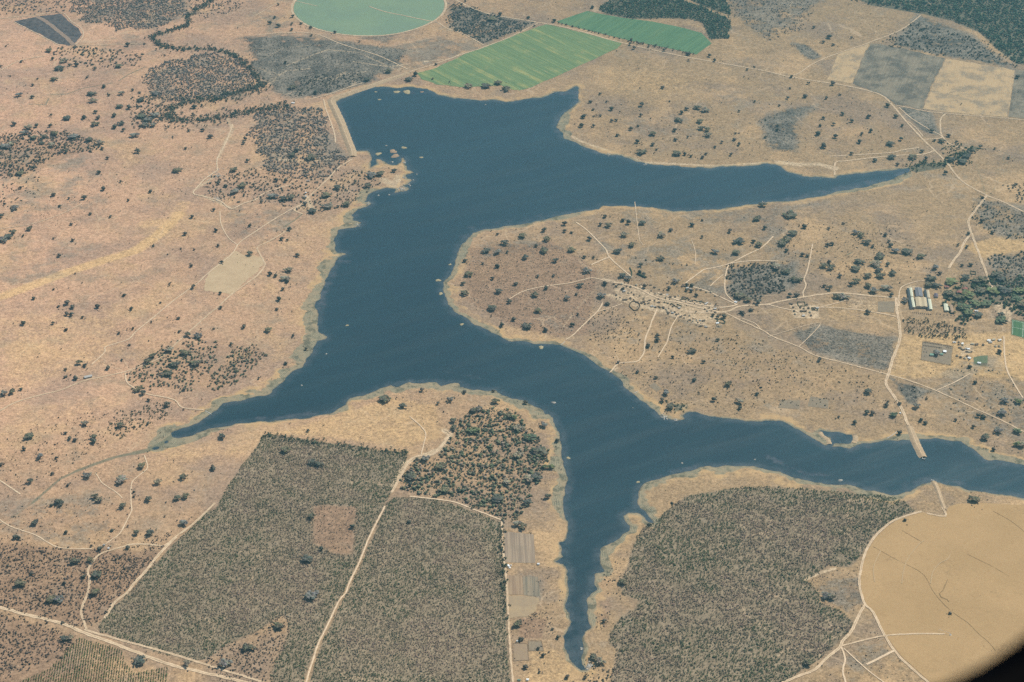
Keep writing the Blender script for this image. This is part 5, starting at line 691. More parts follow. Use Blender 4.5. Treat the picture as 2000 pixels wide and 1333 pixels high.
# lone bushes all over the grass
n = 8000; x = rng.uniform(-2400, 2400, n); y = rng.uniform(3260, 7850, n); k = (samp(SD, x, y) > 14) & (samp(ROADMASK, x, y) > 5)
for q in (TANFIELD, BIGFIELD, STRIPFIELD, PITCH_G, PLOUGH1, PLOUGH2, PLOUGH4, CHARRED): k &= ~inpoly(P(q), x, y)
k &= ~inpoly(circ, x, y); k &= rng.uniform(0, 1, n) < np.where(x < 0, .9, .6) * np.clip(.55 + .6*pn(x, y), 0.08, 1)
zl['scrub'].append(scatter_mesh(x[k], y[k], rng.gamma(3., .75, k.sum()) + 1.3, PAL['dot'] + PAL['brown'], tufts=2, tall=.75))
mass('woodland', zl['woodland'], 'mixed grey and green woodland thickets and creek-side trees', 'woodland')
mass('scrub', zl['scrub'], 'low bushes and scrub dotted over the dry slopes', 'bushes')
# satellites round the big crowns
bx = np.array([at(a, b)[0] for a, b, c in trees]); by = np.array([at(a, b)[1] for a, b, c in trees]); bw = np.array([c*mpp(a, b) for a, b, c in trees]); rep = 4; a_ = rng.uniform(0, 6.28, rep*len(bx)); rr = np.repeat(bw, rep)*rng.uniform(.45, 1.5, rep*len(bx)); sx_ = np.repeat(bx, rep) + rr*np.cos(a_); sy_ = np.repeat(by, rep) + rr*np.sin(a_)*1.2; k = samp(SD, sx_, sy_) > 3
mass('underbrush', [scatter_mesh(sx_[k], sy_[k], rng.uniform(1.6, 5.0, k.sum()), PAL['mixed'] + PAL['brown'] + PAL['bare'], tufts=3, tall=.6)], 'small bushes crowding round the foot of single trees', 'bushes')
# remaining single trees as one mass
sx = np.array([at(a, b)[0] for a, b, c in small]); sy = np.array([at(a, b)[1] for a, b, c in small]); sz = np.array([c*mpp(a, b) for a, b, c in small])
mass('small_trees', [scatter_mesh(np.repeat(sx, 3) + rng.normal(0, 1.2, 3*len(sx)), np.repeat(sy, 3) + rng.normal(0, 1.5, 3*len(sx)), np.repeat(sz, 3)*.75, PAL['dark'], tufts=4, tall=.7)], 'many smaller dark trees scattered over the pastures', 'trees')
# seedling rows and orchard
av = ang((110,1330), (115,1300)); w = P(YOUNG); a = np.array(w); cxy = a.mean(0); u = np.arange(-260, 260, 3.4); v = np.arange(-260, 260, 5.6); U, Vv = np.meshgrid(u, v); U = U.ravel() + rng.normal(0, .5, U.size); Vv = Vv.ravel() + rng.normal(0, .35, Vv.size)
x = cxy[0] + U*math.cos(av) - Vv*math.sin(av); y = cxy[1] + U*math.sin(av) + Vv*math.cos(av); k = inpoly(w, x, y) & (rng.uniform(0, 1, len(x)) < .85) & (samp(ROADMASK, x, y) > 8)
mass('seedling_rows', [scatter_mesh(x[k], y[k], rng.uniform(2.8, 4.4, k.sum()), PAL['crop'], tufts=3, tall=.8)], 'rows of young green trees at the bottom left corner', 'young trees')
ROUGH = 5.0
x, y = fill(ORCHARD, 165, [], .5, 7); mass('orchard', [scatter_mesh(x, y, rng.uniform(3.6, 6.8, len(x)), PAL['dot'] + PAL['green'], tufts=3, tall=.9)], 'dotted grove of small dark trees under the farm barns', 'orchard')
# ------------------------------------------------------------------ buildings and other made things
def plain(name, c, rough=.8, spec=.2, var=.2, size=2.5):
    m = NT(name); n = m.noise(size, 3, .6); return m.done(m.mix(1.0, c, m.add(1 - var/2, m.mul(n, var)), 'MULTIPLY'), rough, spec)
M = dict(tin=plain('corrugated_tin', (.40, .38, .34), .45, .5), white=plain('white_sheet_roof', (.82, .82, .78), .5, .4, .1), thatch=plain('thatch', (.34, .27, .17), .95), paleth=plain('pale_thatch', (.50, .42, .29), .95), darkth=plain('dark_thatch', (.16, .12, .085), .95), mudw=plain('mud_wall', (.33, .23, .15), .95), wall=plain('plaster_wall', (.55, .46, .34), .9), tan=plain('tan_sheet_roof', (.47, .37, .23), .7), greyr=plain('grey_sheet_roof', (.145, .145, .155), .6), dark=plain('dark_opening', (.02, .02, .022), .8), tile=plain('red_tile_roof', (.27, .115, .085), .85), green=plain('green_sheet_roof', (.17, .30, .22), .6), cream=plain('cream_sheet_roof', (.56, .55, .40), .6), shade=plain('painted_shadow_roof', (.045, .06, .065), .8), purple=plain('slate_roof', (.12, .10, .12), .7), conc=plain('concrete', (.42, .40, .36), .9), earth=soil('embankment_earth', (.33, .235, .145), (.46, .33, .20), .6, 8), brush=plain('brush_fence', (.085, .070, .050), .95, .1, .5), hedge=plain('hedge_leaves', (.060, .075, .045), .95, .1, .6), fence=plain('fence_wood', (.14, .11, .085), .9), rock=plain('pale_rock', (.40, .36, .30), .9, .2, .5, 3), steel=plain('galvanised_steel', (.5, .5, .5), .4, .5), black=plain('unlit_cabin_black', (.0015, .0015, .0015), .9, .05))  # shade paints the shed shadows, black paints the darkness of the unlit cabin
def box_np(x0, x1, y0, y1, z0, z1):
    v = [(x, y, z) for z in (z0, z1) for y in (y0, y1) for x in (x0, x1)]; return v, [(0,2,3,1),(4,5,7,6),(0,1,5,4),(2,6,7,3),(0,4,6,2),(1,3,7,5)]
class MB:
    def __init__(s): s.v, s.f = [], []
    def add(s, v, f): n = len(s.v); s.v += [tuple(q) for q in v]; s.f += [tuple(i+n for i in q) for q in f]; return s
    def box(s, *a): return s.add(*box_np(*a))
    def mesh(s, name): me = bpy.data.meshes.new(name); me.from_pydata(s.v, [], s.f); me.update(); return me
def gable(L, W, h, rise, over=.5, th=.25, along='x'):
    """gable roof slab with real thickness, ridge along x"""
    b = MB(); l, w = L/2+over, W/2+over
    for s in (1, -1):
        q = [(-l, 0, h+rise), (l, 0, h+rise), (l, s*w, h-over*rise/(W/2)), (-l, s*w, h-over*rise/(W/2))]
        v = q + [(a, c, z-th) for a, c, z in q]; b.add(v, [(0,1,2,3) if s < 0 else (3,2,1,0), (4,5,6,7) if s > 0 else (7,6,5,4), (0,4,5,1), (1,5,6,2), (2,6,7,3), (3,7,4,0)])
    return b
def walls(L, W, h, rise):
    b = MB(); l, w = L/2, W/2; v = [(-l,-w,-1), (l,-w,-1), (l,w,-1), (-l,w,-1), (-l,-w,h), (l,-w,h), (l,w,h), (-l,w,h), (-l,0,h+rise-.2), (l,0,h+rise-.2)]
    return b.add(v, [(0,1,5,4), (2,3,7,6), (1,2,6,9,5), (3,0,4,8,7), (0,3,2,1)])
def building(name, x, y, rz, L, W, h, rise, roof, wall, label, cat, group=None, doors=1, wins=3, ridge=False):
    r = link(name, None); z = h1(x, y); r.location = (x, y, z + .35); r.rotation_euler = (0, 0, rz); r.empty_display_size = 3
    link('wall', walls(L, W, h, rise).mesh('wall'), M[wall], r); rf = link('roof', gable(L, W, h, rise, min(.9, W*.08)).mesh('roof'), M[roof], r)
    if ridge: link('ridge_vent', MB().box(-L/2*.9, L/2*.9, -.5, .5, h+rise-.1, h+rise+.5).mesh('ridge_vent'), M['conc'], rf)
    for i in range(doors): xx = (i - (doors-1)/2) * L/max(doors, 1)*.8; link('door', MB().box(xx-.55, xx+.55, -W/2-.06, -W/2+.02, 0, min(2.1, h*.9)).mesh('door'), M['dark'], r)
    for i in range(wins): xx = -L/2 + L*(i+.5)/wins + .9; link('window', MB().box(xx-.5, xx+.5, -W/2-.05, -W/2+.02, h*.42, h*.75).mesh('window'), M['dark'], r)
    tag(r, label, cat, group); return r
def centre(q): w = P(q); return sum(p[0] for p in w)/4, sum(p[1] for p in w)/4
def barn(q, h, rise, roof, wall, label, name='barn', group=None, doors=2, wins=6, ridge=False):
    """q: photo corners far-left, far-right, near-right, near-left; ridge runs far to near"""
    w = P(q); fx, fy = (w[0][0]+w[1][0])/2, (w[0][1]+w[1][1])/2; nx_, ny_ = (w[2][0]+w[3][0])/2, (w[2][1]+w[3][1])/2
    L = math.hypot(fx-nx_, fy-ny_); wd_ = (math.hypot(w[0][0]-w[1][0], w[0][1]-w[1][1]) + math.hypot(w[2][0]-w[3][0], w[2][1]-w[3][1]))/2
    return building(name, (fx+nx_)/2, (fy+ny_)/2, math.atan2(ny_-fy, nx_-fx), L, wd_, h, rise, roof, wall, label, 'farm shed', group, doors, wins, ridge)
FG = 'sheds of the large farm'
barn([(1786.5,567.5),(1799,567.5),(1801.6,584),(1789,584)], 6, 2.2, 'greyr', 'wall', 'dark grey roofed barn, upper middle of the farm', group=FG, ridge=True)
barn([(1787.5,586),(1798,586),(1800,603.5),(1789.7,603.5)], 6, 2.0, 'tan', 'wall', 'tan roofed barn below the dark grey barn, left half', group=FG)
barn([(1798.6,586),(1808,587),(1810.5,604),(1800.6,603.8)], 6, 2.0, 'tan', 'wall', 'tan roofed barn below the dark grey barn, right half', group=FG)
barn([(1776,567),(1780.5,567),(1783,584),(1778.5,584)], 6, 1.0, 'cream', 'wall', 'long narrow cream shed, upper half of the left pair', group=FG)
barn([(1778.8,586),(1783.3,586),(1787,605),(1782.3,605)], 6, 1.0, 'cream', 'wall', 'long narrow cream shed, lower half of the left pair', group=FG)
barn([(1771,567),(1774.8,567),(1777.2,584),(1773.6,584)], 5, .5, 'shade', 'conc', 'dark block standing in for shed shadow, left edge, upper', group=FG)  # dark blocks put the cast shadow of the sheds into shape and colour
barn([(1774,586),(1777.8,586),(1781.5,605.5),(1777.6,605.5)], 5, .5, 'shade', 'conc', 'dark block standing in for shed shadow, left edge, lower', group=FG)
barn([(1804.6,570.5),(1808,570.5),(1814.8,607.5),(1811,607.5)], 5, .5, 'shade', 'conc', 'long dark block standing in for shed shadow, right of the barns', group=FG)  # shadow strip of the right-hand sheds, also built as a dark block
barn([(1809,571),(1814,571),(1816,586),(1811.5,586)], 4, 1.0, 'paleth', 'wall', 'narrow pale shed right of the long dark block, upper', group=FG)
barn([(1812,588),(1817.5,588),(1820.5,608),(1815.5,608)], 4, 1.0, 'cream', 'wall', 'narrow pale shed right of the long dark block, lower', group=FG)
barn([(1842.8,598),(1850,598),(1852.3,611),(1845.2,611.3)], 4.5, 1.2, 'cream', 'wall', 'pale yellow-green roofed shed apart from the barns', group=FG)
barn([(1854,600),(1859.5,600),(1862,615),(1857.5,615)], 4, .8, 'mudw', 'mudw', 'brown shed right of the pale yellow-green shed', group=FG)
barn([(1824,577.5),(1831,577.5),(1831.5,583.5),(1825,583.5)], 3.5, 2, 'purple', 'wall', 'small slate-roofed house right of the barns', name='house', wins=2, doors=1)
barn([(1844.5,562),(1852,561.5),(1853,565),(1845.5,565.5)], 3.5, 1.8, 'tile', 'wall', 'red roofed farmhouse, nearest the barns', name='house', wins=2, doors=1)
barn([(1880,565.5),(1889,566),(1889,569.5),(1880,569)], 3.5, 1.8, 'tile', 'wall', 'red roofed farmhouse, right of the three', name='house', wins=2, doors=1)
barn([(1869,572.5),(1877,573),(1877,576),(1869,576)], 3.5, 1.8, 'tile', 'wall', 'red roofed farmhouse, lowest of the three', name='house', wins=2, doors=1)
def house_at(px, py, wpx, dpx, roof, label, name='house', rz=None, wall='wall', group=None, h=2.6, rise=1.2, wins=2):
    x, y = at(px, py); s = mpp(px, py); ang_ = rz if rz is not None else -.12
    return building(name, x, y, ang_, wpx*s, dpx*s, h, rise, roof, wall, label, name.replace('_', ' '), group, 1, wins)
house_at(1844.8, 690.5, 5.2, 6.2, 'white', 'brilliant white roofed block in the grey yard', h=3.5)
house_at(1819.5, 696.8, 6.5, 6.0, 'green', 'pale green roof left of the big yard tree', h=3.5)
house_at(1838.5, 695.5, 5.5, 4.5, 'green', 'green roof right of the big yard tree', h=3.0)
house_at(1863.5, 672, 6, 2.6, 'white', 'long white shed by the orchard corner', 'shed')
house_at(1906.6, 611.4, 6.5, 2.8, 'white', 'thin white roof inside the green farm grove', 'shed')
house_at(172.6, 739.6, 14.5, 6.0, 'tin', 'long pale grey shed beside the left track', 'shed', rz=.42, h=3.5, wins=4)
house_at(1758, 809, 2.6, 3, 'white', 'tiny white hut beside the causeway road', 'hut', wins=1)
house_at(1051.5, 1103.5, 3.8, 3.8, 'white', 'tiny white hut at corner of ploughed plot', 'hut', wins=1)
house_at(1030.5, 1330, 4.2, 4.5, 'white', 'small white roofed hut at the bottom edge', 'hut', wins=1)
house_at(1014, 1331, 6, 3, 'green', 'small green roofed hut at the bottom edge', 'hut', wins=1)
house_at(1010.3, 1254.5, 2.6, 3, 'white', 'tiny white hut under tree by paddocks', 'hut', wins=1)
house_at(204, 1068.5, 4, 3.4, 'tin', 'pale roofed hut of the homestead, farthest', 'hut', wins=1); house_at(213, 1075.5, 3.4, 3, 'white', 'white roofed hut of the homestead, nearest track', 'hut', wins=1); house_at(217, 1071, 3, 2.6, 'paleth', 'small thatched homestead hut on the right', 'hut', wins=1)
house_at(597.5, 378.6, 2.4, 3.0, 'white', 'tiny white lakeside hut, farther of two', 'hut', wins=1); house_at(597.5, 385.8, 2.6, 3.2, 'white', 'tiny white lakeside hut, nearer of two', 'hut', wins=1); house_at(572.5, 203, 6, 3.4, 'white', 'white hut below the dam', 'hut', wins=1)
house_at(602, 356.5, 6, 2.4, 'tin', 'low tin shed above the lakeside huts', 'shed', wins=1); house_at(1897, 542, 1, 1, 'tin', 'small tin pump hut by farm grove', 'hut', wins=1)
# ---- ridge of white tents
def tent(px, py, w, label):
    x, y = at(px, py); s = mpp(px, py); b = MB(); R0 = w*s/2; k = 10; v = [(R0*math.cos(i/k*6.283)*1.25, R0*math.sin(i/k*6.283)*1.4, 0) for i in range(k)] + [(R0*.8*math.cos(i/k*6.283)*1.25, R0*.8*math.sin(i/k*6.283)*1.4, 1.6) for i in range(k)] + [(0, 0, 2.6)]
    b.add(v, [(i, (i+1) % k, k+(i+1) % k, k+i) for i in range(k)] + [(k+i, k+(i+1) % k, 2*k) for i in range(k)]); o = link('tarpaulin', b.mesh('tarpaulin'), M['white']); o.location = (x, y, h1(x, y)+.3); tag(o, label, 'tarpaulin', 'white heaps by the ploughed plot')
tent(992.5, 1106.5, 5, 'larger white tarpaulin heap at plot edge'); tent(995.5, 1110.5, 3.6, 'lower small white tarpaulin heap at plot edge'); tent(998, 1106, 2.2, 'smallest white heap, right of the other two')
# ---- huts: a round one and a square one with their parts, copied
def hut_round(roof):
    r = link('round_hut', None); k = 10; b = MB(); v = [(2.6*math.cos(i/k*6.283), 2.6*math.sin(i/k*6.283), z) for z in (-1, 2.2) for i in range(k)]; b.add(v, [(i, (i+1) % k, k+(i+1) % k, k+i) for i in range(k)]); link('wall', b.mesh('wall'), M['mudw'], r)
    b = MB(); v = [(3.5*math.cos(i/k*6.283), 3.5*math.sin(i/k*6.283), 1.8) for i in range(k)] + [(0, 0, 4.6)]; b.add(v, [(i, (i+1) % k, k) for i in range(k)] + [tuple(range(k-1, -1, -1))]); link('roof', b.mesh('roof'), M[roof], r); link('door', MB().box(-.45, .45, -2.68, -2.5, 0, 1.8).mesh('door'), M['dark'], r); return r
def hut_square(roof, wall='mudw'):
    r = link('square_hut', None); link('wall', walls(7, 5, 2.4, 1.1).mesh('wall'), M[wall], r); link('roof', gable(7, 5, 2.4, 1.1, .6).mesh('roof'), M[roof], r); link('door', MB().box(-.5, .5, -2.58, -2.48, 0, 2).mesh('door'), M['dark'], r); link('window', MB().box(1.6, 2.4, -2.57, -2.48, 1, 1.7).mesh('window'), M['dark'], r); return r
protos = {'round thatched hut': hut_round('thatch'), 'pale round hut': hut_round('paleth'), 'dark thatched hut': hut_round('darkth'), 'square tin-roofed hut': hut_square('tin'), 'square dark-roofed hut': hut_square('darkth'), 'square pale-roofed hut': hut_square('paleth', 'wall'), 'white-roofed hut': hut_square('white', 'wall')}
fresh = set(protos)
def put_hut(kind, px, py, label, group, sc=1.0, rz=None, px_world=None):
    src = protos[kind]
    if kind in fresh: r = src; fresh.discard(kind); kids = None
    else:
        r = src.copy(); COL.objects.link(r)
        for ch in src.children: c = ch.copy(); COL.objects.link(c); c.parent = r
    x, y = at(px, py); r.location = (x, y, h1(x, y) + .2); r.rotation_euler = (0, 0, random.uniform(-.5, .5) - .15 if rz is None else rz); r.scale = (sc, sc, sc); r['label'] = label; r['category'] = 'hut'; r['group'] = group
rows = [('front row of the village', (1200,581), (1305,606), 15), ('second row of the village', (1215,573), (1330,603), 12), ('front right block of the village', (1255,593), (1378,632), 17), ('lowest right row of the village', (1300,612), (1384,641), 10), ('middle street of the village', (1268,572), (1400,605), 14), ('upper street of the village', (1238,557), (1300,570), 7), ('top right row of the village', (1300,556), (1410,583), 12), ('second right row of the village', (1320,582), (1402,600), 9), ('west end lane of the village', (1196,556), (1235,563), 5), ('row beside the eastern village road', (1372,605), (1408,616), 5)]
kinds = ['round thatched hut', 'dark thatched hut', 'square dark-roofed hut', 'square dark-roofed hut', 'pale round hut', 'square tin-roofed hut', 'dark thatched hut', 'dark thatched hut']
for ri, (ph, a, b, n) in enumerate(rows):
    for i in range(n):
        t = (i + .5)/n; px = a[0] + (b[0]-a[0])*t + random.uniform(-2.2, 2.2)*.8; py = a[1] + (b[1]-a[1])*t + random.uniform(-3, 3); kd = random.choice(kinds)
        put_hut(kd, px, py, f'{kd}, {ordl(i)} in the {ph}', 'village huts', random.uniform(.75, 1.15))
for i, (px, py) in enumerate([(1543,596),(1546,597),(1549,604),(1551,611),(1553,617),(1563,604),(1565.5,611),(1569,620),(1570,606),(1572,611),(1576,598.5),(1579,605),(1582,613),(1584,619.5),(1590,606),(1596,605)]):
    kd = kinds[(i*3) % 8]; put_hut(kd, px, py, f'{kd}, {ordl(i)} in the small hamlet east of the village', 'hamlet huts', 1.15)
def shed_row(a, b, n, ph, grp):
    for i in range(n): t = i/max(1, n-1); put_hut('square dark-roofed hut' if i or 1 else '', a[0]+(b[0]-a[0])*t, a[1]+(b[1]-a[1])*t, f'small dark hut, {ordl(i)} in the {ph}', grp, .5, 1.2)
YG = 'small huts in rows in the grey yard'
shed_row((1805.3,671), (1838.8,676.6), 12, 'upper yard row', YG); shed_row((1804.3,677.3), (1838.2,682.4), 12, 'second yard row', YG); shed_row((1843.8,677.3), (1857,679.4), 5, 'right-hand yard block, upper', YG); shed_row((1849.5,681.6), (1857,682.8), 3, 'right-hand yard block, lower', YG)
shed_row((1806.5,684.3), (1806.5,684.3), 1, 'yard below the rows', YG); shed_row((1804.3,689.6), (1809.3,690.6), 2, 'lowest yard row', YG); shed_row((1783,612.3), (1817.5,616), 10, 'row under the barns', 'cottages under the barns'); shed_row((1829.5,615), (1857.5,618.3), 5, 'row right under pale shed', 'cottages under the barns')
TG = 'huts of the little town right of the yard'
for i, (px, py, kd) in enumerate([(1872.5,671,'round thatched hut'),(1879,674,'white-roofed hut'),(1872,676,'dark thatched hut'),(1874,682,'square dark-roofed hut'),(1877,684,'round thatched hut'),(1881,686,'square dark-roofed hut'),(1887,684,'square tin-roofed hut'),(1891,685,'white-roofed hut'),(1888,690,'square dark-roofed hut'),(1893,690.5,'square pale-roofed hut'),(1880,677,'pale round hut'),(1896,690,'square dark-roofed hut')]): put_hut(kd, px, py, f'{kd}, {ordl(sorted([1872.5,1879,1872,1874,1877,1881,1887,1891,1888,1893,1880,1896]).index(px))} in the town right of the yard', TG, 1.0)
lst = [(1869,698,'round thatched hut'),(1876,701,'dark thatched hut'),(1884,703,'pale round hut'),(1893,703,'white-roofed hut'),(1889,699,'dark thatched hut'),(1899,675,'square pale-roofed hut'),(1931,668.5,'white-roofed hut'),(1934,672,'square tin-roofed hut'),(1940,667,'square pale-roofed hut'),(1952,668,'square tin-roofed hut'),(1944,680,'pale round hut'),(1951,680,'round thatched hut'),(1920,677,'dark thatched hut'),(1907,676,'square dark-roofed hut'),(1912,713,'white-roofed hut')]
xs = sorted(q[0] for q in lst)
for px, py, kd in lst: put_hut(kd, px, py, f'{kd}, {ordl(xs.index(px))} of those under the farm grove', TG, 1.25)
for px, py, lb in ((1404,640,'round thatched hut inside the oval hedge below village'), (1401,634,'white-roofed hut beside the oval hedge below village'), (1437,593.5,'white-roofed hut by the grey grove')): put_hut('white-roofed hut' if 'white' in lb else 'round thatched hut', px, py, lb, 'village huts', 1.1)
# ---- hedges and kraals: a wall of brush following a line
def hedge(name, pts, wd_, h, mat, label, cat, closed=False, group=None, amp=.25, world=False):
    w = pts if world else P(pts)
    if closed: w = w + [w[0]]
    q = []
    for i in range(len(w)-1):
        k = max(1, int(math.hypot(w[i+1][0]-w[i][0], w[i+1][1]-w[i][1])/3)); q += [(w[i][0]+(w[i+1][0]-w[i][0])*j/k, w[i][1]+(w[i+1][1]-w[i][1])*j/k) for j in range(k)]
    q.append(w[-1]); q = np.array(q); d = np.gradient(q, axis=0); d /= np.maximum(np.hypot(d[:, 0], d[:, 1]), 1e-6)[:, None]; nr = np.stack([-d[:, 1], d[:, 0]], 1); z = samp(HG, q[:, 0], q[:, 1]); n = len(q); g = np.random.default_rng(n)
    V_ = []
    for off, hz in ((-.5, -.3), (-.42, .75), (0, 1), (.42, .75), (.5, -.3)):
        jit = g.uniform(1-amp, 1+amp, n); p = q + nr*(off*wd_*jit)[:, None]; V_.append(np.column_stack([p, z + hz*h*g.uniform(1-amp, 1+amp, n)]))
    V_ = np.stack(V_, 1).reshape(-1, 3); F_ = [(i*5+k, i*5+k+1, i*5+k+6, i*5+k+5) for i in range(n-1) for k in range(4)]; F_ += [(0,1,2,3), (0,3,4,4)][:1] + [((n-1)*5+3, (n-1)*5+2, (n-1)*5+1, (n-1)*5)]
    o = link(name, np_mesh(name, V_, np.array(F_)), M[mat]); tag(o, label, cat, group); return o
hedge('kraal', [(1231,602),(1229,599),(1230.5,595),(1234,591.5),(1239,590.5),(1244,592.5),(1249,596),(1249.5,600),(1247,605),(1242,608.5),(1238,608.5)], 3.2, 2.4, 'brush', 'round brush kraal at the left front of the village', 'kraal', True)
hedge('hedge', [(1400,629),(1405,625.5),(1413,628),(1416,631),(1415,634),(1409,633.5),(1401,631.5)], 3.5, 2.5, 'hedge', 'dark oval hedge below the village', 'hedge', True)
for pts, lb in (([(1557,593),(1571,593),(1573,601),(1559,601)], 'square green hedge at the top of the hamlet'), ([(1585,604),(1595,604),(1597,609),(1586,609)], 'small square hedge at the hamlet right side'), ([(1895,532),(1905,534),(1905,540),(1895,538)], 'square hedge behind the farm'), ([(1311,595),(1319,600.5),(1328,604),(1331,600),(1322,597)], 'curved hedge in the village middle'), ([(1332,583),(1340,584),(1340,588),(1331,588)], 'square hedge in the village middle'), ([(1355,589),(1372,593),(1380,596)], 'straight hedge in the eastern village')): hedge('hedge', pts, 2.4, 2.2, 'hedge', lb, 'hedge', len(pts) == 4, 'garden hedges')
hedge('hedge', [(1230,526),(1234,535),(1233,541)], 4, 3, 'hedge', 'curved hedge above the village', 'hedge')
hedge('hedge', [(1245,538),(1253,542),(1262,546)], 9, 5, 'hedge', 'thick dark hedge above the village', 'hedge')
# post fences round plots
def fence(pts, label, closed=True):
    w = P(pts); w = w + [w[0]] if closed else w; r = link('fence', None); x0, y0 = w[0]; r.location = (x0, y0, h1(x0, y0)); rails = MB(); np_ = 0
    for (ax, ay), (bx, by) in zip(w, w[1:]):
        L = math.hypot(bx-ax, by-ay); k = max(1, int(L/9)); dx, dy = (bx-ax)/L, (by-ay)/L
        for j in range(k):
            px, py = ax+(bx-ax)*j/k-x0, ay+(by-ay)*j/k-y0; zz = h1(px+x0, py+y0) - h1(x0, y0); link('post', MB().box(px-.16, px+.16, py-.16, py+.16, zz-.3, zz+1.7).mesh('post'), M['fence'], r) if np_ < 90 else None; np_ += 1
        for hz in (.7, 1.3):
            za, zb = h1(ax, ay)-h1(x0, y0)+hz, h1(bx, by)-h1(x0, y0)+hz; v = [(ax-x0+s*dy*.1, ay-y0-s*dx*.1, za+t) for s, t in ((1, .1), (-1, .1), (-1, -.1), (1, -.1))] + [(bx-x0+s*dy*.1, by-y0-s*dx*.1, zb+t) for s, t in ((1, .1), (-1, .1), (-1, -.1), (1, -.1))]
            rails.add(v, [(0,1,5,4), (1,2,6,5), (2,3,7,6), (3,0,4,7)])
    link('rail', rails.mesh('rail'), M['fence'], r); tag(r, label, 'fence', 'fences round plots')
fence([(1002,1258),(1030,1259),(1033,1291),(1003,1293)], 'wooden fence round the left paddock by plantation'); fence([(1031.5,1253),(1058,1253),(1062,1273),(1033,1273)], 'wooden fence round the grey paddock near narrow arm'); fence([(1802,668),(1861,679.5),(1857,717),(1798.5,706)], 'fence round the grey yard of hut rows'); fence([(1975,625.5),(2013,633.5),(2011,668),(1974,658.5)], 'fence round the green sports pitch')
# ---- embankments
def embank(name, pts, crest, base, h, label, cat, mat='earth', z0=-.4, track=True, cap=True):
    w = np.array(smooth_line(P(pts), 6.)); d = np.gradient(w, axis=0); d /= np.hypot(d[:, 0], d[:, 1])[:, None]; nr = np.stack([-d[:, 1], d[:, 0]], 1); n = len(w); r = link(name, None); x0, y0 = w[0]; r.location = (x0, y0, 0)
    V_ = []
    for off, hz in ((-base, z0), (-(base*.45+crest*.3), h*.55), (-crest, h*.98), (crest, h), (base*.45+crest*.3, h*.55), (base, z0)):
        q = w + nr*(off*(1+.10*_w(w[:, 0]*3+off, w[:, 1]*3)))[:, None]; V_.append(np.column_stack([q - [x0, y0], np.full(n, hz) + (.25*_w(w[:, 0]*2, w[:, 1]*2+off) if 0 < hz else 0)]))
    V_ = np.stack(V_, 1).reshape(-1, 3); F_ = [(i*6+k, i*6+k+1, i*6+k+7, i*6+k+6) for i in range(n-1) for k in range(5)]; F_ += [(0,1,2,5), (2,3,4,5), ((n-1)*6+5, (n-1)*6+2, (n-1)*6+1, (n-1)*6), ((n-1)*6+5, (n-1)*6+4, (n-1)*6+3, (n-1)*6+2)]
    me = np_mesh('bank', V_, np.array(F_), smooth=False); link('bank', me, M[mat], r)
    if track:
        a = V_.reshape(n, 6, 3)[:-2 if cap else n]; L1 = a[:, 2]*.66 + a[:, 3]*.34; R1 = a[:, 2]*.34 + a[:, 3]*.66; k = len(a); vv = np.zeros((2*k, 3)); vv[0::2] = L1; vv[1::2] = R1; vv[:, 2] += .15; i = np.arange(k-1)*2; link('crest_track', np_mesh('crest_track', vv, np.stack([i, i+1, i+3, i+2], 1)), m_crest, r)
    tag(r, label, cat); return r
embank('earth_dam', [(689,307),(686,293),(677,270),(667,243),(656,219),(648,202),(649,195),(658,190),(690,180),(720,170),(760,156),(800,143)], 4.0, 17, 5, 'long bent earth dam wall at the upper left of the lake', 'dam')
embank('causeway', [(1776,833),(1780,845),(1787,862),(1794,877),(1800,889),(1803.5,894)], 3.6, 12.5, 3.6, 'broken causeway embankment reaching from the far shore', 'causeway')
embank('causeway', [(1845,996),(1839,980),(1832,960),(1826,947),(1823,941)], 3.2, 9, 3.2, 'short causeway stub on the near shore', 'causeway')
def abut(px, py, rz, label):
    x, y = at(px, py); r = link('bridge_abutment', None); r.location = (x, y, 0); r.rotation_euler = (0, 0, rz); link('seat', MB().box(-3.5, 3.5, -1.2, 1.2, -2.5, 2.2).mesh('seat'), M['conc'], r)
    for s in (-1, 1): link('wing_wall', MB().box(s*3.5-.35, s*3.5+.35, -1.2, 5.2, -2.5, 3.0).mesh('wing_wall'), M['conc'], r)
    tag(r, label, 'bridge abutment')
abut(1803.5, 897.5, -.45, 'concrete bridge abutment at far causeway tip'); abut(1821.5, 939.5, 2.7, 'concrete bridge abutment at near causeway tip')
embank('pond_bank', [(1601,844),(1607,853),(1616,858),(1620,868)], 2.2, 8, 1.4, 'low curved bank left of the square inlet pond', 'earth bank', track=False); embank('pond_bank', [(1669,849),(1672,856),(1668,866)], 3, 9, 1.5, 'low grassy bank right of the square inlet pond', 'earth bank', track=False)
def jetty(a, b, wd_, label):
    (ax, ay), (bx, by) = P([a, b]); L = math.hypot(bx-ax, by-ay); r = link('jetty', None); r.location = (ax, ay, 0); r.rotation_euler = (0, 0, math.atan2(by-ay, bx-ax)); link('deck', MB().box(0, L, -wd_/2, wd_/2, .75, .95).mesh('deck'), M['conc'], r)
    k = max(2, int(L/8))
    for i in range(k+1): link('post', MB().box(L*i/k-.2, L*i/k+.2, -wd_/2-.2, wd_/2+.2, -2.5, .74).mesh('post'), M['fence'], r)
    tag(r, label, 'jetty')
jetty((1190,729), (1199,722), 1.6, 'tiny wooden jetty on the village shore'); jetty((1238,769), (1247,764.5), 1.6, 'small pale jetty on the east shore'); jetty((1733,857), (1752,844), 1.8, 'long thin jetty left of the causeway'); jetty((413,810), (401,803), 1.8, 'little jetty at the western lake end'); jetty((1095,675), (1103,668), 1.5, 'thin jetty at the bend of the headland')
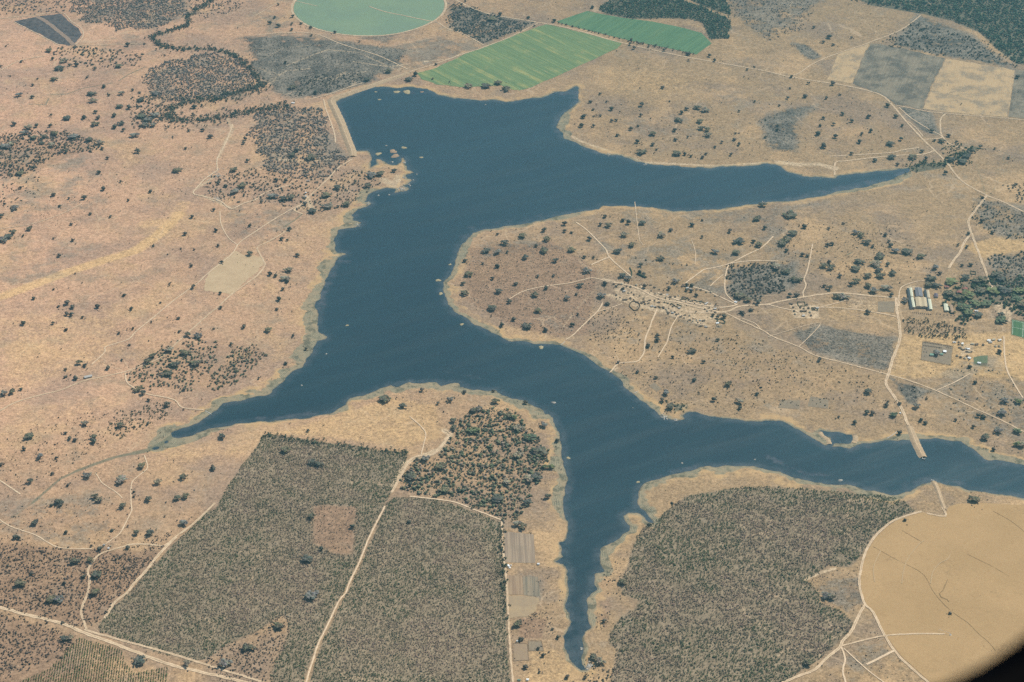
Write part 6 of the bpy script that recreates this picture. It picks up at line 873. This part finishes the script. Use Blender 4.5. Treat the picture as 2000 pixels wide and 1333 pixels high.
# ---- irrigation pivots
def pivot(px, py, label, L=26, a=0.):
    x, y = at(px, py); r = link('pivot_tower', None); r.location = (x, y, h1(x, y)+.35); r.rotation_euler = (0, 0, a); b = MB()
    for sx in (-1, 1):
        for sy in (-1, 1): v, f = tube_np((sx*1.8, sy*1.8, 0), (sx*.3, sy*.3, 4.2), .12, .1); b.add(v, f)
    link('tower_frame', b.mesh('tower_frame'), M['steel'], r); link('base_slab', MB().box(-2.2, 2.2, -2.2, 2.2, -.3, .25).mesh('base_slab'), M['conc'], r); v, f = tube_np((0, 0, 4.2), (L, 0, 4.4), .22, .2, 8); link('pipe', MB().add(v, f).mesh('pipe'), M['steel'], r); link('control_box', MB().box(.6, 1.5, -.4, .4, .25, 1.7).mesh('control_box'), M['tin'], r); tag(r, label, 'irrigation pivot')
pivot(1856, 1243, 'irrigation pivot hub at the centre of the tan circle', 30, 2.6); pivot(721, 15, 'irrigation pivot hub at the centre of the green circle', 20, .3)
# ---- islets and rocks
m = NT('islet_ground'); sepz = m.n('ShaderNodeSeparateXYZ'); m.put(sepz.inputs[0], m.pos); zc = sepz.outputs[2]; n1 = m.noise(4, 3, .7)
c = m.mix(m.step(m.add(zc, m.mul(m.add(n1, -.5), 1.2)), .1, .8), (.15, .15, .10), (.38, .30, .17)); c = m.mix(m.step(n1, .55, .75, 0, .6), c, (.13, .15, .07)); m_isl = m.done(c)
m_isr = soil('reddish_islet', (.27, .18, .115), (.38, .26, .165), .6, 4)
for i, (px, py, w, kd) in enumerate(sorted(ISLETS)):
    x, y = at(px, py); s = mpp(px, py); R0 = w*s/2*.92; g = np.random.default_rng(i+500); rings, k = 5, 18; ph = g.uniform(0, 6.28, 3); V_ = []; rock = kd == 'rock'; top = R0*.5 if rock else max(.8, min(2.2, R0*.22))
    for j in range(rings):
        t = j/(rings-1); rr = 1 - t
        for q in range(k):
            a = q/k*6.283; wob_ = 1 + .18*math.sin(2*a+ph[0]) + .12*math.sin(3*a+ph[1]) + .07*math.sin(5*a+ph[2]); V_.append((R0*rr*wob_*math.cos(a)*1.08, R0*rr*wob_*math.sin(a)*(1.0 if rock else 1.15), -.8 + (top+.8)*(1-rr**2) + (g.uniform(-.25, .25)*top if rock else g.uniform(-.08, .08))))
    F_ = [(j*k+q, j*k+(q+1) % k, (j+1)*k+(q+1) % k, (j+1)*k+q) for j in range(rings-1) for q in range(k)]
    nm_ = 'lake_rock' if rock else 'islet'; o = link(nm_, np_mesh(nm_, V_, np.array(F_), smooth=not rock), M['rock'] if rock else (m_isr if kd == 'reddish' else m_isl), loc=(x, y, 0))
    near = min([(740,300,'off the rocky peninsula'), (800,182,'by the northern lake shore'), (640,700,'off the west shore'), (880,560,'off the headland tip'), (1065,680,'off the headland south side'), (1085,800,'off the southern headland'), (1110,895,'off the southern headland, lower'), (1350,905,'in the eastern channel'), (1247,942,'at the mouth of the narrow arm'), (1641,939,'by the lower right shore'), (814,350,'right of the rocky peninsula'), (1236,797,'in mid channel'), (948,205,'off the green field shore'), (750,382,'below the rocky peninsula')], key=lambda q: (q[0]-px)**2+(q[1]-py)**2)[2]
    o['_near'] = near; o['_px'] = px; tag(o, None, 'rock' if rock else 'islet', 'small islets and rocks in the lake'); o['_kd'] = kd
isl = [o for o in COL.objects if '_near' in o.keys()]
for key in set((o['_near'], o['_kd']) for o in isl):
    l2 = sorted([o for o in isl if (o['_near'], o['_kd']) == key], key=lambda o: o['_px']); word = {'rock': 'pale bare rock', 'grassy': 'small grassy islet', 'domed': 'domed ochre islet', 'reddish': 'reddish earth islet'}[key[1]]
    for i, o in enumerate(l2): o['label'] = f'{word} {key[0]}' + ('' if len(l2) == 1 else f', {ordl(i)} of {len(l2)}')
for o in isl:
    for k_ in ('_near', '_px', '_kd'): del o[k_]
# boulder heaps on the shores
def outcrop(px, py, wpx, n, label, seed):
    g = np.random.default_rng(seed); x, y = at(px, py); s = mpp(px, py); V_, F_ = [], []; nv = 0
    for i in range(n):
        a, rr = g.uniform(0, 6.28), abs(g.normal(0, .4))*wpx*s/2; c = np.array([rr*math.cos(a), rr*math.sin(a)*1.3, 0]); sz = g.uniform(1.1, 2.9); V_.append(ICO_V*sz*g.uniform(.6, 1.2, (12, 1))*[1.2, 1, .7] + c + [0, 0, max(0, h1(x+c[0], y+c[1]))]); F_.append(ICO_F+nv); nv += 12
    o = link('rock_outcrop', np_mesh('rock_outcrop', np.vstack(V_), np.vstack(F_)), M['rock'], loc=(x, y, 0)); tag(o, label, 'rocks')
for i, (px, py, w, n, lb) in enumerate([(785,370,26,70,'pale boulder outcrop at the lower tip of rocky peninsula'), (789,347,8,16,'small rock heap on right side of peninsula'), (798,361,8,10,'pale rocks in water beside peninsula tip'), (719,398,16,26,'pale rocks on the small west point'), (697,439,20,24,'pale rock spit on the west shore'), (1297,815,22,36,'boulder line at lakeside gardens point'), (1319,821,14,18,'rocks in water off lakeside gardens'), (1190,303,22,20,'whitish rocks under northeast shore'), (1262,322,14,12,'rocks along the northeast shore'), (1150,1302,18,60,'boulder slope at the foot of narrow arm'), (1490,396,14,10,'pale rocks on the headland north shore'), (425,345,60,70,'scattered rocks along the upper gully'), (425,390,50,60,'scattered rocks along the lower gully'), (1135,1268,5,8,'little rocks in the narrow arm'), (790,318,10,24,'gravelly rocks on the peninsula north finger')]): outcrop(px, py, w, n, lb, i+900)
# ------------------------------------------------------------------ aircraft window surround, right behind which the picture was taken
def window_surround():
    d = .6; r = .09; a, b = .20, .15; ccx, ccy = .0959 + WIN_DX, -.0181 + WIN_DY; cx_, cy_ = ccx - a + r, ccy + b - r
    def ring(gr, k=12):
        pts = []
        for sx, sy, a0 in ((1, 1, 0), (-1, 1, 90), (-1, -1, 180), (1, -1, 270)):
            for i in range(k+1):
                t = R(a0 + 90*i/k); pts.append((cx_ + sx*(a-r) + (r+gr)*math.cos(t), cy_ + sy*(b-r) + (r+gr)*math.sin(t)))
        return pts
    prof = [(0, 0), (.004, .008), (.012, .014), (.05, .016), (.085, .012), (.085, -.012), (.03, -.014), (.008, -.010)]
    Mw = Matrix.Translation((0, 0, ALT)) @ Matrix.Rotation(R(90)-PITCH, 4, 'X'); V_, n = [], None
    for g_, dz in prof:
        q = ring(g_); n = len(q); V_ += [tuple(Mw @ Vector((x, y, -d + dz))) for x, y in q]
    k = len(prof); F_ = [(j*n+i, j*n+(i+1) % n, ((j+1) % k)*n+(i+1) % n, ((j+1) % k)*n+i) for j in range(k) for i in range(n)]
    org = Mw @ Vector((cx_, cy_, -d)); V_ = [tuple(Vector(v)-org) for v in V_]
    o = link('aircraft_window_surround', np_mesh('aircraft_window_surround', V_, np.array(F_), smooth=True), M['black']); o.location = org; tag(o, 'black out-of-focus aircraft window surround cutting the lower right corner', 'window surround')  # near-black colour carries the lack of light inside the cabin
WIN_DX, WIN_DY = 0.0009, -0.0016
window_surround()
# ------------------------------------------------------------------ haze
b = MB().box(-46000, 46000, -46000, 46000, -60, ALT + 12)
hz = link('haze', b.mesh('haze')); mh = bpy.data.materials.new('haze_air'); mh.use_nodes = True; t = mh.node_tree; t.nodes.clear(); o_ = t.nodes.new('ShaderNodeOutputMaterial'); pv = t.nodes.new('ShaderNodeVolumePrincipled')
pv.inputs['Density'].default_value = HAZE; pv.inputs['Color'].default_value = (*HAZE_COL, 1); pv.inputs['Anisotropy'].default_value = .6; t.links.new(pv.outputs[0], o_.inputs['Volume']); hz.data.materials.append(mh); tag(hz, 'thin dusty blue haze over the whole landscape', 'haze', kind='stuff')
# ------------------------------------------------------------------ daylight
SUN_AZ, SUN_EL = R(48), R(52)
sd_ = bpy.data.lights.new('sun', 'SUN'); so = bpy.data.objects.new('sun', sd_); COL.objects.link(so); sd_.energy = SUN_E; sd_.angle = R(.5); sd_.color = (1, .93, .81)
dirv = Vector((math.sin(SUN_AZ)*math.cos(SUN_EL), math.cos(SUN_AZ)*math.cos(SUN_EL), math.sin(SUN_EL))); so.rotation_euler = dirv.to_track_quat('Z', 'Y').to_euler(); so.location = (0, 0, 4000)
w = bpy.data.worlds.new('World'); scene.world = w; w.use_nodes = True; t = w.node_tree; bg = t.nodes['Background']; sk = t.nodes.new('ShaderNodeTexSky'); sk.sky_type = 'NISHITA'; sk.sun_disc = False; sk.sun_elevation = SUN_EL; sk.sun_rotation = SUN_AZ; sk.dust_density = 2.0; sk.altitude = 1200; t.links.new(sk.outputs[0], bg.inputs[0]); bg.inputs[1].default_value = SKY_E
scene.view_settings.view_transform = 'Standard'; scene.view_settings.look = 'None'; scene.view_settings.exposure = EXPO; scene.view_settings.gamma = 1
scene.render.engine = 'CYCLES'; scene.cycles.use_denoising = False; scene.render.resolution_x = 1024; scene.render.resolution_y = 682
